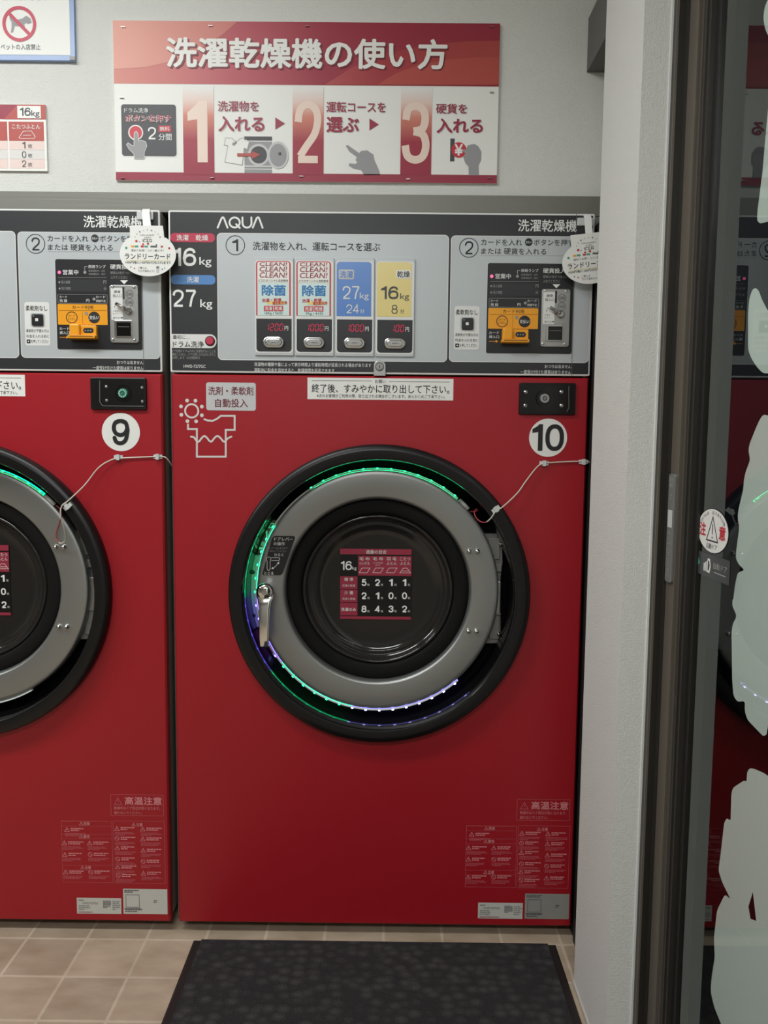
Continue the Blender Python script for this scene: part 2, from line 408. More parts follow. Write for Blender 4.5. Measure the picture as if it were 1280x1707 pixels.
    def build(s, name, parent=None, loc=None):
        me = bpy.data.meshes.new(name); vs = [s.xf(p) for p in s.v] if s.xf else s.v
        me.from_pydata(vs, [], s.f); me.update()
        for k in s.mats: me.materials.append(MATS[k])
        me.polygons.foreach_set('material_index', s.mi); me.polygons.foreach_set('use_smooth', s.sm)
        o = bpy.data.objects.new(name, me); C.objects.link(o)
        if parent: o.parent = parent
        if loc: o.location = loc
        return o
def tag(o, label=None, cat=None, group=None, kind=None):
    for k, v in (('label', label), ('category', cat), ('group', group), ('kind', kind)):
        if v: o[k] = v
    return o
def empty(name, loc, parent=None):
    o = bpy.data.objects.new(name, None); C.objects.link(o); o.location = loc; o.empty_display_size = 0.1
    if parent: o.parent = parent
    return o
def struct(o, label=None, cat=None):
    o['kind'] = 'structure'
    if label: o['label'] = label
    if cat: o['category'] = cat
    return o
def closed(mb):                                # make box-like normals consistent
    return mb
# ------------------------------------------------------------------ the room
GX = 1.100                                     # the door glass stands in this plane
WY = 0.055                                     # wall above the machines
def wall(name, boxes, m, label, cat='wall'):
    b = MB()
    for q in boxes: b.box(*q, m)
    return struct(b.build(name), label, cat)
wall('floor', [(-4, 1.122, -4.5, 1.3, -0.05, 0)], 'tile', 'beige square floor tiles with pale grout in front of the machines', 'floor')
wall('ceiling', [(-4, 1.15, -4.5, 1.3, CEIL, CEIL + 0.05)], 'ceiling_white', 'white ceiling above the laundry', 'ceiling')
b = MB(); b.box(-4, 1.118, WY, WY + 0.1, 1.90, CEIL, 'wallpaper'); b.box(-4, 1.118, 1.2, 1.3, 0, 1.9, 'void'); b.box(-4, 1.118, WY + 0.1, 1.3, 1.9, 1.95, 'void')
struct(b.build('wall_back'), 'off-white embossed wallpaper wall above the machines', 'wall')
wall('wall_left', [(-4.1, -4, -4.5, 1.3, 0, CEIL)], 'far_wall', 'wall at the far left end of the laundry')
wall('wall_front', [(-4, 1.25, -4.6, -4.5, 0, CEIL)], 'far_wall', 'wall behind the viewer')
wall('wall_right', [(1.119, 1.122, -0.40, 1.3, 0, CEIL), (1.095, 1.25, -4.5, -2.1, 0, CEIL), (1.06, 1.25, -2.1, -0.44, 2.6, CEIL)], 'wallpaper', 'white wall around the automatic door')
b = MB(); b.box(1.122, 1.15, -0.40, 1.3, 0, CEIL, 'dark_trim'); struct(b.build('wall_outside'), 'outer face of the right wall, coloured dark in place of night shade', 'wall')  # dark layer added outside, its colour stands in for the unlit night
b = MB(); b.box(1.004, 1.0535, -0.438, -0.177, 0, CEIL, 'wallpaper')
b.box(1.0535, 1.119, -0.43, -0.177, 0, CEIL, 'wallpaper')
b.add([(1.004, -0.4384, 0), (1.0535, -0.4384, 0), (1.0535, -0.4384, CEIL), (1.004, -0.4384, CEIL)], [(0, 1, 2, 3)], 'wallpaper_emboss')
struct(b.build('wall_pillar'), 'narrow white wallpapered pillar between the right machine and the glass door', 'pillar')
b = MB(); b.box(1.0535, 1.0575, -0.4405, -0.43, 0, CEIL, 'panel_white'); struct(b.build('trim_1'), 'thin white corner bead at the edge of the pillar', 'trim')
b = MB(); b.box(1.000, 1.0045, -0.438, -0.177, 0, 0.012, 'cove'); struct(b.build('baseboard_right'), 'low pale strip along the foot of the pillar', 'baseboard')
b = MB(); b.box(-4, 1.119, 0.028, WY + 0.02, 1.862, 1.909, 'trim_grey'); b.box(-0.0162, 0.0032, 0.058, 0.07, 0.0, 1.8615, 'trim_grey'); struct(b.build('trim_2'), 'brushed grey metal band running along the wall above both machines', 'trim')
b = MB(); b.box(1.0455, 1.119, -0.012, 0.2, 0.0, 1.835, 'dark_trim'); b.box(1.041, 1.119, -0.17, -0.0125, 0, 0.06, 'dark_trim')
b.box(1.0455, 1.119, 0.03, 0.2, 1.835, 1.862, 'trim_grey')
struct(b.build('trim_3'), 'black filler strip between the right machine and the pillar', 'trim')
b = MB(); b.box(1.022, 1.119, -0.176, WY, 2.213, 2.339, 'grey_bulkhead'); struct(b.build('trim_4'), 'dark grey square duct in the upper corner beside the pillar', 'trim')
b = MB()
b.box(1.0576, 1.0745, -0.452, -0.431, 0, 2.6, 'bronze_dark'); b.box(1.0576, 1.062, -0.456, -0.4525, 0, 2.6, 'bronze'); b.box(1.0745, 1.15, -0.463, -0.431, 0, 2.6, 'bronze_dark')
struct(b.build('trim_5'), 'dark bronze door jamb along the pillar', 'trim')
wall('floor_outside', [(1.125, 6, -6, 3, -0.1, -0.02)], 'asphalt', 'dark ground outside the glass door', 'ground')

# ------------------------------------------------------------------ washer-dryers
W_, ZB, ZS, ZT = 1.04, 0.03, 1.4640, 1.859
ZP = 1.4685                                    # foot of the control panel
PITCH_X = -1.06
RC = (0.5235, 0.915)                           # porthole centre
DC = (0.519, 0.918)                            # door centre
V4 = View(270, 330, 0.296875); V5 = View(640, 330, 0.296875); V6 = View(270, 600, 0.296875); V7 = View(640, 600, 0.296875)
VD = View(370, 730, 0.4140625); VL = View(390, 850, 0.152284); VH = View(740, 830, 0.169853); VC = View(540, 890, 0.140625)
VB = View(700, 1290, 0.2421875)
V3 = View(0, 310, 0.25, dx=PITCH_X); V8 = View(0, 600, 0.234375, dx=PITCH_X); V9 = View(0, 730, 0.29888, dx=PITCH_X); VF = View(0, 1250, 0.267782, dx=PITCH_X)
E1, E2, E3, E4 = -0.0004, -0.0008, -0.0012, -0.0016

def front_panel(root):
    b = MB(); n = 96; hole = 0.352; y = 0.0
    x0, x1, z0, z1 = 0.0015, 1.0385, ZB, ZS; bv = 0.004
    def edge(a, e):
        c, s_ = math.cos(a), math.sin(a); X0, X1, Z0, Z1 = x0 + e, x1 - e, z0 + e, z1 - e
        t = min(((X1 - RC[0]) / c) if c > 1e-9 else ((X0 - RC[0]) / c) if c < -1e-9 else 9e9, ((Z1 - RC[1]) / s_) if s_ > 1e-9 else ((Z0 - RC[1]) / s_) if s_ < -1e-9 else 9e9)
        return (RC[0] + t * c, RC[1] + t * s_)
    angs = [2 * PI * i / n for i in range(n)] + [math.atan2(z - RC[1], x - RC[0]) % (2 * PI) for x in (x0, x1) for z in (z0, z1)]
    angs = sorted(set(angs)); n = len(angs); vs = []
    for a in angs:
        h = (RC[0] + hole * math.cos(a), RC[1] + hole * math.sin(a)); o = edge(a, bv); o2 = edge(a, 0)
        vs += [(h[0], 0.03, h[1]), (h[0], y, h[1]), (o[0], y, o[1]), (o2[0], y + bv, o2[1]), (o2[0], 0.026, o2[1])]
    fs = []
    for i in range(n):
        j = (i + 1) % n
        for k in range(4): fs.append((5 * i + k, 5 * i + k + 1, 5 * j + k + 1, 5 * j + k))
    b.add(vs, fs, 'red'); return b.build('front_panel', root)

def greek(b, rc, rows, m, y, frac=0.8):         # rows of print too small to read
    x0, z0, x1, z1 = rc; h = (z1 - z0) / rows
    for i in range(rows):
        w_ = (x1 - x0) * random.uniform(frac, 1.0) if i < rows - 1 else (x1 - x0) * random.uniform(0.4, 0.8)
        zc = z1 - (i + 0.5) * h; x = x0
        while x < x0 + w_:
            l = random.uniform(0.5, 1.6) * h * 1.2; b.rr((x, zc - h * 0.3, min(x + l, x0 + w_), zc + h * 0.3), y, m); x += l + h * 0.22
def warn_icon(b, c, s_, y, m):
    b.stroke([(c[0] - s_, c[1] - s_ * 0.8), (c[0] + s_, c[1] - s_ * 0.8), (c[0], c[1] + s_)], s_ * 0.2, y, m, True)
    b.rr((c[0] - s_ * 0.1, c[1] - s_ * 0.35, c[0] + s_ * 0.1, c[1] + s_ * 0.4), y, m)
def ban_icon(b, c, s_, y, m):
    b.ring(c, s_ * 0.8, s_, y, m, 20); b.stroke([(c[0] - s_ * .6, c[1] + s_ * .6), (c[0] + s_ * .6, c[1] - s_ * .6)], s_ * 0.2, y, m)

def control_panel(root):
    b = MB()
    b.block((0.0, ZP, W_, ZT), 0.0, 0.003, 'panel_white', 0.004, 0.002); b.block((0.0005, ZP + 0.0005, W_ - 0.0005, ZT - 0.0005), 0.003, 0.026, 'cabinet_grey', 0.004)
    b.rr((0.0045, ZP + 0.0045, W_ - 0.0045, ZT - 0.0045), E1, 'panel_black', 0.003)
    # maker's wordmark
    p = V4.pt; wd = 0.0044
    b.stroke([p(313, 167), p(334, 116), p(339, 110), p(345, 110), p(349, 116), p(368, 167)], wd, E2, 'ink_white')
    b.stroke([p(408 + 29 * math.cos(R(a)), 138 - 28 * math.sin(R(a))) for a in range(0, 360, 18)], wd, E2, 'ink_white', True)
    b.stroke([p(417, 148), p(437, 169)], wd, E2, 'ink_white')
    b.stroke([p(452, 110)] + [p(477.5 + 25 * math.cos(R(a)), 143 - 24 * math.sin(R(a))) for a in range(180, 361, 18)] + [p(502, 110)], wd, E2, 'ink_white')
    b.stroke([p(510, 167), p(531, 116), p(536, 110), p(542, 110), p(546, 116), p(565, 168)], wd, E2, 'ink_white')
    # capacity column
    b.rr(V4.rc(47, 198, 297, 249), E2, 'pill_red', 0.01); b.text('洗濯', V4.rc(82, 207, 150, 240), E3, 'ink_white', 0.01); b.text('乾燥', V4.rc(190, 208, 260, 241), E3, 'ink_white', 0.01)
    b.text('16', V4.rc(66, 281, 192, 382), E2, 'ink_white', 0.02); b.text('kg', V4.rc(210, 333, 278, 390), E2, 'ink_white', 0.01)
    b.rr(V4.rc(50, 433, 300, 486), E2, 'pill_blue', 0.01); b.text('洗濯', V4.rc(140, 442, 208, 475), E3, 'ink_white', 0.01)
    b.text('27', V4.rc(60, 515, 195, 612), E2, 'ink_white', 0.02); b.text('kg', V4.rc(215, 570, 283, 628), E2, 'ink_white', 0.01)
    b.rr(V4.rc(53, 765, 306, 843), E2, 'panel_white', 0.0155, (0, 1, 1, 0))
    b.text('最初に…', V4.rc(62, 770, 155, 793), E3, 'ink'); b.text('ドラム洗浄', V4.rc(62, 804, 235, 839), E3, 'ink', 0.01)
    for t, r_ in (('ドアを開けドラムの中に洗濯物がないことを', (57, 852, 302, 868)), ('確認したあと、ドアを閉じ1分以内にボタン', (57, 871, 302, 887)), ('を押します（2分間無料）', (57, 889, 212, 906))): b.text(t, V4.rc(*r_), E2, 'ink_dim')
    b.text('HWD-7277GC', V4.rc(122, 937, 245, 954), E2, 'ink_white')
    b.text('洗濯物の種類や量によって表示時間より運転時間が延長される場合があります', V4.rc(518, 926, 1175, 948), E2, 'ink_white')
    b.text('運転中に料金を追加すると、乾燥時間を延長できます', V4.rc(518, 957, 968, 979), E2, 'ink_white')
    b.text('洗濯乾燥機', V5.rc(752, 122, 1083, 190), E2, 'ink_white', 0.012)
    b.text('おつりは出ません', V5.rc(902, 937, 1050, 957), E2, 'ink_white'); b.text('一度受け付けた硬貨は戻りません', V5.rc(765, 967, 1050, 988), E2, 'ink_white')
    cp = b.build('control_panel', root)
    # (1) course panel
    b = MB(); rc1 = V4.rc(313, 204, 1604, 914)
    b.rr(rc1, -0.0006, 'panel_grey', 0.01); b.stroke(MB.rpts(rc1, 0.01), 0.0016, -0.0007, 'panel_white', True)
    c = V4.pt(412, 266); b.ring(c, V4.ln(49), V4.ln(53), -0.001, 'ink'); b.text('1', V4.rc(395, 232, 428, 299), -0.001, 'ink', 0.01)
    b.text('洗濯物を入れ、運転コースを選ぶ', V4.rc(510, 249, 1225, 297), -0.001, 'ink', 0.008)
    b.build('course_panel', cp)
    for i in range(4):
        q = lambda l, t, r_, bb, i=i: V4.rc(l + 225.5 * i, t + 2.2 * i, r_ + 225.5 * i, bb + 2.2 * i)
        b = MB()
        b.block(q(521, 335, 741, 886), -0.0045, -0.0007, 'panel_grey', 0.003, 0.0012)
        b.rr(q(525, 352, 737, 872), -0.0049, 'panel_white', 0.008)
        b.rr(q(532, 680, 729, 864), -0.0053, 'board_black', 0.008, (1, 1, 0, 0))
        col = ('card_mint', 'card_mint', 'card_blue', 'card_yellow')[i]
        b.rr(q(530, 357, 724, 662), -0.0053, 'red_print' if i < 2 else col, 0.008, (0, 0, 1, 1))
        y1, y2, y3 = -0.0057, -0.0060, -0.0063
        if i < 2:
            b.rr(q(538, 362, 716, 662), y1, 'card_mint', 0.005, (0, 0, 1, 1)); b.rr(q(538, 362, 716, 478), y2, 'paper', 0.005, (0, 0, 1, 1))
            for k, (t0, t1) in enumerate(((364, 385), (389, 417), (421, 451))): b.text('CLEAN!', q(550, t0, 703, t1), y3, 'crimson', 0.012, 0, 0.18)
            b.text('ピエロオリジナル洗剤使用', q(545, 460, 708, 475), y3, 'ink'); b.text('除菌', q(562, 490, 697, 552), y2, 'blue_print', 0.03)
            b.rr(q(590, 582, 700, 600), y2, 'yellow_print', 0.002)
            b.text('洗濯・乾燥', q(562, 566, 672, 586), y3, 'red_print', 0.02, 0.05); b.text('槽自動洗浄', q(622, 582, 704, 602), y3, 'red_print', 0.02, 0.05)
            b.rr(q(574, 608, 626, 638), y2, 'red_print'); b.rr(q(630, 608, 682, 638), y2, 'red_print')
            b.text('洗濯', q(579, 612, 621, 634), y3, 'ink_white', 0.01); b.text('乾燥', q(635, 612, 677, 634), y3, 'ink_white', 0.01)
            b.text(('16Kg / 56分', '7Kg / 41分')[i], q(576 if i == 0 else 582, 640, 680, 660), y2, 'ink')
        elif i == 2:
            b.rr(q(542, 400, 628, 455), y1, 'sign_grey_light', 0.004); b.text('洗濯', q(549, 408, 621, 448), y2, 'card_blue', 0.02)
            b.text('27', q(563, 493, 660, 566), y1, 'panel_white', 0.01); b.text('kg', q(660, 530, 710, 574), y1, 'panel_white'); b.text('24', q(584, 596, 655, 645), y1, 'panel_white'); b.text('分', q(660, 621, 686, 646), y1, 'panel_white')
        else:
            b.rr(q(638, 401, 720, 449), y1, 'paper', 0.004); b.text('乾燥', q(643, 407, 715, 443), y2, 'ink', 0.01)
            b.text('16', q(553, 492, 651, 564), y1, 'sign_charcoal', 0.015); b.text('kg', q(660, 532, 710, 574), y1, 'sign_charcoal'); b.text('8', q(612, 596, 646, 646), y1, 'sign_charcoal'); b.text('分', q(660, 620, 683, 644), y1, 'sign_charcoal')
        b.text('円', q(690, 721, 710, 746), y1, 'ink_white', 0.01)
        o = b.build('course_selector', cp)
        tag(o, ('selector window for the 16 kg sanitising course', 'selector window for the 7 kg sanitising course', 'blue 27 kg wash window', 'yellow 16 kg drying window')[i])
        b = MB(); t = ('1200', '1000', '1000', '100')[i]
        b.seven(t, q(578 if i < 3 else 604, 709, 684, 746), -0.0056, 'digit_red'); b.build('price_display', cp)
        b = MB(); rc = q(569, 782, 691, 844); b.block(rc, -0.0105, -0.0054, 'silver', (rc[3] - rc[1]) * 0.499, 0.0028)
        rc = q(584, 794, 676, 832); b.block(rc, -0.0125, -0.0105, 'silver', (rc[3] - rc[1]) * 0.499, 0.0018)
        rc = q(610, 807, 650, 819); b.block(rc, -0.0132, -0.0125, 'silver_matte', 0.001, 0.0004); b.rr(q(614, 811, 646, 815), -0.0134, 'ink'); b.build('start_button', cp)
    # (2) payment panel
    b = MB(); rc2 = V5.rc(372, 216, 1157, 922)
    b.rr(rc2, -0.0006, 'panel_grey', 0.01); b.stroke(MB.rpts(rc2, 0.01), 0.0016, -0.0007, 'panel_white', True)
    b.rr((V5.pt(1066, 500)[0], ZP + 0.001, V5.pt(1069, 500)[0], ZT - 0.001), -0.0009, 'ink_grey')
    c = V5.pt(476, 280); b.ring(c, V5.ln(49), V5.ln(53), -0.001, 'ink'); b.text('2', V5.rc(453, 243, 501, 317), -0.001, 'ink', 0.012)
    b.text('カードを入れ', V5.rc(545, 232, 775, 268), -0.001, 'ink', 0.006); c = V5.pt(812, 249); b.disc(c, V5.ln(21), -0.001, 'ink'); b.text('支払い', V5.rc(795, 242, 829, 256), -0.0013, 'ink_white')
    b.text('ボタンを押す', V5.rc(840, 233, 1066, 269), -0.001, 'ink', 0.006); b.text('または 硬貨を入れる', V5.rc(545, 282, 910, 318), -0.001, 'ink', 0.006)
    b.stroke([V5.pt(540, 324), V5.pt(1040, 324)], 0.0006, -0.001, 'ink_pale')
    b.rr(V5.rc(394, 607, 535, 852), -0.001, 'panel_white', 0.006); b.text('柔軟剤なし', V5.rc(403, 627, 526, 657), -0.0013, 'ink', 0.01)
    b.text('柔軟剤が不要な方は', V5.rc(400, 760, 528, 778), -0.0013, 'ink'); b.text('料金を入れる前に', V5.rc(400, 790, 528, 808), -0.0013, 'ink'); b.rr(V5.rc(400, 818, 421, 839), -0.0013, 'ink'); b.rr(V5.rc(407, 825, 414, 832), -0.0015, 'paper')
    b.text('を押してください', V5.rc(424, 819, 523, 838), -0.0013, 'ink')
    b.build('payment_panel', cp)
    b = MB(); b.block(V5.rc(428, 668, 506, 745), -0.002, -0.0011, 'panel_grey', 0.005, 0.0005); b.block(V5.rc(436, 675, 501, 741), -0.005, -0.002, 'board_black', 0.004, 0.0015); b.rr(V5.rc(458, 700, 474, 716), -0.0052, 'paper'); b.disc(V5.pt(448, 686), V5.ln(6), -0.0052, 'ink_grey')
    tag(b.build('softener_button', cp), 'black square button with a white square')
    b = MB(); c = V4.pt(270, 804); b.disc(c, V4.ln(28), -0.0014, 'ink'); b.lathe(c, [(V4.ln(23), -0.0014), (V4.ln(22), -0.004), (V4.ln(18), -0.005)], 'pill_red', 24, True, True)
    tag(b.build('drum_wash_button', cp), 'round red button')
    # black payment board
    b = MB(); b.block(V5.rc(577, 368, 1060, 874), -0.0022, -0.0008, 'board_black', 0.005, 0.0006); b.stroke(MB.rpts(V5.rc(577, 368, 1060, 874), 0.005), 0.0012, -0.0012, 'panel_white', True)
    y = -0.0026; y2 = -0.0029
    b.text('営業中', V5.rc(624, 426, 711, 455), y, 'ink_white', 0.005); b.text('燃焼ランプ', V5.rc(769, 400, 866, 418), y, 'ink_white'); b.disc(V5.pt(748, 441), V5.ln(8), y, 'ink_dim'); b.stroke([V5.pt(748, 430), V5.pt(748, 409), V5.pt(764, 409)], 0.0006, y, 'ink_white')
    b.text('乾燥運転中…点灯', V5.rc(769, 427, 863, 438), y, 'ink_dim'); b.text('送風運転中…消灯', V5.rc(769, 445, 863, 456), y, 'ink_dim'); b.stroke([V5.pt(596, 470), V5.pt(867, 470)], 0.0008, y, 'ink_dim')
    b.rr(V5.rc(596, 480, 867, 550), -0.0024, 'panel_black')
    b.text('投入金額', V5.rc(612, 487, 662, 504), y, 'ink_dim'); b.text('円', V5.rc(849, 487, 866, 505), y, 'ink_dim'); b.text('残り時間', V5.rc(612, 523, 662, 540), y, 'ink_dim'); b.text('分', V5.rc(849, 523, 866, 541), y, 'ink_dim')
    b.disc(V5.pt(601, 496), V5.ln(5), y, 'ink_dim'); b.disc(V5.pt(601, 532), V5.ln(5), y, 'ink_dim')
    b.stroke(MB.rpts(V5.rc(589, 565, 867, 615), 0.003), 0.0008, y, 'ink_dim', True)
    b.text('カード', V5.rc(598, 572, 640, 586), y, 'ink_white'); b.text('残 額', V5.rc(598, 592, 640, 609), y, 'ink_white'); b.text('円', V5.rc(748, 592, 765, 609), y, 'ink_white'); b.disc(V5.pt(792, 591), V5.ln(8), y, 'ink_dim'); b.text('カード', V5.rc(803, 572, 857, 586), y, 'ink_white'); b.text('残額不足', V5.rc(803, 595, 857, 609), y, 'ink_white')
    b.rr(V5.rc(584, 620, 864, 736), y, 'orange', 0.002); b.text('カード利用', V5.rc(667, 627, 785, 648), y2, 'ink', 0.005); b.stroke([V5.pt(592, 655), V5.pt(858, 655)], 0.0007, y2, 'orange_dark'); b.stroke([V5.pt(722, 662), V5.pt(722, 730)], 0.0007, y2, 'orange_dark')
    c = V5.pt(662, 694); b.ring(c, V5.ln(28), V5.ln(32), y2, 'ink'); b.text('カード', V5.rc(643, 678, 681, 690), y2, 'ink'); b.text('とりだし', V5.rc(640, 696, 684, 709), y2, 'ink')
    b.disc(V5.pt(745, 673), V5.ln(9), y2, 'ink_grey'); b.disc(V5.pt(745, 673), V5.ln(7), -0.0031, 'ink_pale'); b.disc(V5.pt(788, 695), V5.ln(32), y2, 'ink'); b.text('支払い', V5.rc(761, 684, 815, 706), -0.0032, 'ink_white', 0.01)
    b.text('カード', V5.rc(589, 750, 645, 765), y, 'ink_white'); b.text('挿入口', V5.rc(589, 772, 645, 789), y, 'ink_white'); b.stroke([V5.pt(589, 806), V5.pt(636, 806)], 0.0012, y, 'orange'); b.poly([V5.pt(626, 798), V5.pt(626, 814), V5.pt(641, 806)], y, 'orange')
    b.text('硬貨投入口', V5.rc(892, 396, 1048, 424), y, 'ink_white', 0.008); b.text('硬貨は1枚ずつゆっくり', V5.rc(892, 436, 1040, 452), y, 'ink_dim'); b.text('入れてください', V5.rc(892, 460, 987, 478), y, 'ink_dim'); b.poly([V5.pt(945, 486), V5.pt(966, 508), V5.pt(988, 486)], y, 'ink_white')
    b.build('payment_board', cp)
    b = MB(); b.disc(V5.pt(604, 441), V5.ln(9), -0.0027, 'lamp_pink'); tag(b.build('status_lamp', cp), 'small pink lit lamp')
    # card reader
    b = MB()
    b.block(V5.rc(660, 735, 718, 806), -0.022, -0.0024, 'orange', 0.006, 0.004); b.block(V5.rc(716, 742, 806, 818), -0.014, -0.0024, 'orange', 0.003, 0.002)
    b.block(V5.rc(654, 800, 806, 818), -0.026, -0.0024, 'orange', 0.002, 0.001); b.rr(V5.rc(664, 804, 796, 811), -0.0262, 'orange_dark', 0.001)
    rc = V5.rc(733, 757, 791, 786); b.rr(rc, -0.0143, 'ink', (rc[3] - rc[1]) * 0.49)
    for k in range(3): b.disc(V5.pt(745 + 15 * k, 772), V5.ln(4), -0.0146, 'ink_pale', 12)
    tag(b.build('card_slot', cp), 'orange plastic card slot')
    # coin mechanism
    b = MB(); b.block(V5.rc(880, 513, 1040, 838), -0.006, -0.0024, 'silver_matte', 0.006, 0.0015)
    b.rr(V5.rc(890, 530, 955, 710), -0.0063, 'panel_white', 0.002); b.rr(V5.rc(957, 525, 968, 593), -0.0064, 'ink', 0.001)
    b.text('硬貨', V5.rc(909, 544, 945, 560), -0.0066, 'ink'); b.text('投入口', V5.rc(902, 566, 952, 583), -0.0066, 'ink')
    for (cx, cz, t) in ((996, 565, '500'), (994, 612, '100')):
        c = V5.pt(cx, cz); b.ring(c, V5.ln(19), V5.ln(22), -0.0064, 'ink_grey', 24); b.text(t, V5.rc(cx - 15, cz - 8, cx + 15, cz + 8), -0.0064, 'ink')
    b.stroke([V5.pt(908, 642), V5.pt(914, 622), V5.pt(925, 618)], 0.0009, -0.0066, 'ink')
    b.text('つまり', V5.rc(898, 655, 928, 665), -0.0066, 'ink'); b.text('レバー', V5.rc(898, 669, 930, 679), -0.0066, 'ink'); b.text('取り口▼', V5.rc(898, 693, 953, 704), -0.0066, 'ink')
    b.block(V5.rc(903, 712, 1002, 806), -0.0095, -0.006, 'silver', 0.002, 0.001); b.rr(V5.rc(917, 724, 996, 801), -0.0098, 'gloss_black'); b.rr(V5.rc(925, 747, 988, 751), -0.01, 'ink_grey')
    cm = b.build('coin_slot', cp); tag(cm, 'brushed metal coin slot plate')
    for a, c_ in ((903, 523), (1022, 527), (890, 819), (1012, 822)): b = MB(); b.lathe(V5.pt(a, c_), [(V5.ln(9), -0.006), (V5.ln(7), -0.008), (V5.ln(3), -0.0086)], 'chrome', 12, True, True); b.build('screw', cp)
    b = MB(); c = V5.pt(988, 657); b.lathe(c, [(V5.ln(20), -0.006), (V5.ln(20), -0.011), (V5.ln(14), -0.014)], 'silver', 24, True, True)
    a_, b_ = V5.pt(924, 622), V5.pt(984, 655); b.tube([(a_[0], -0.016, a_[1]), ((a_[0] + b_[0]) / 2, -0.0165, (a_[1] + b_[1]) / 2), (b_[0], -0.014, b_[1])], 0.0042, 'silver', 10)
    b.build('coin_lever', cp)
    # key lock at the foot of the panel
    b = MB(); rc = V4.rc(1189, 915, 1256, 1000); b.block(rc, -0.004, 0.0, 'silver_matte', 0.012, 0.001, (0, 0, 1, 1)); c = V4.pt(1222, 949)
    b.ring(c, V4.ln(19), V4.ln(25), -0.0043, 'ink_grey', 24); b.lathe(c, [(V4.ln(17), -0.004), (V4.ln(16), -0.007)], 'silver', 24, True, True); b.rr((c[0] - 0.001, c[1] - 0.004, c[0] + 0.001, c[1] + 0.004), -0.0073, 'ink')
    b.build('panel_lock', cp)
    return cp

def capacity_label(parent, y):
    b = MB(); P = lambda l, t, r_, bb: VC.rc(l, t, r_, bb, y); e = y - 0.0005; e2 = y - 0.0009
    b.rr(P(192, 178, 1040, 1012), y, 'satin_black', 0.002)
    b.rr(P(192, 178, 1038, 245), e, 'crimson'); b.text('適量の目安', P(497, 190, 740, 236), e2, 'cell_grey', 0.01)
    b.text('16', P(200, 322, 330, 428), e, 'ink_white', 0.02); b.text('kg', P(333, 385, 386, 434), e, 'cell_grey', 0.01)
    b.rr(P(404, 262, 1036, 496), e, 'crimson')
    for k, (t1, t2) in enumerate((('毛 布', 'シングル'), ('毛 布', 'シングル以外'), ('羽 毛', 'ふとん'), ('こたつ', 'ふとん'))):
        x = 480 + 160 * k
        b.text(t1, P(x - 60, 275, x + 62, 315), e2, 'cell_grey', 0.01)
        b.text(t2, P(x - 60, 330, x + 62, 366) if k != 1 else P(x - 58, 334, x + 58, 352), e2, 'cell_grey', 0.01)
        if k == 1: b.text('ダブル', P(x - 30, 362, x + 30, 380), e2, 'cell_grey')
        q = [VC.pt(x + a, c, y) for a, c in ([(-62, 458), (-30, 404), (66, 404), (30, 462)] if k < 3 else [(-62, 462), (-20, 405), (24, 405), (66, 462)])]
        b.stroke(q, 0.0012, e2, 'cell_pink', True)
        if k == 3: b.stroke([VC.pt(x - 40, 440, y), VC.pt(x + 42, 440, y)], 0.0012, e2, 'cell_pink')
    for j, (t, row, vals) in enumerate((('標 準', 578, '5211'), ('少 量', 735, '2100'), ('', 892, '8432'))):
        b.rr(P(192, row - 76, 396, row + 74), e, 'crimson')
        if t: b.text(t, P(240, row - 60, 348, row - 18), e2, 'cell_grey', 0.01); b.text('洗濯と乾燥', P(216, row + 20, 370, row + 48), e2, 'cell_grey')
        else: b.text('洗濯のみ', P(202, row - 18, 380, row + 24), e2, 'ink_white', 0.01)
        for k, ch in enumerate(vals):
            x = 474 + 160 * k
            b.text(ch, P(x - (30 if ch != '1' else 22), row - 42, x + (30 if ch != '1' else 22), row + 38), e, 'ink_white', 0.045); b.text('枚', P(x + 38, row + 10, x + 68, row + 38), e, 'cell_grey')
    b.rr(P(192, 978, 1030, 1012), e, 'crimson')
    return tag(b.build('capacity_label', parent), 'black and red load guide in the middle of the door glass')

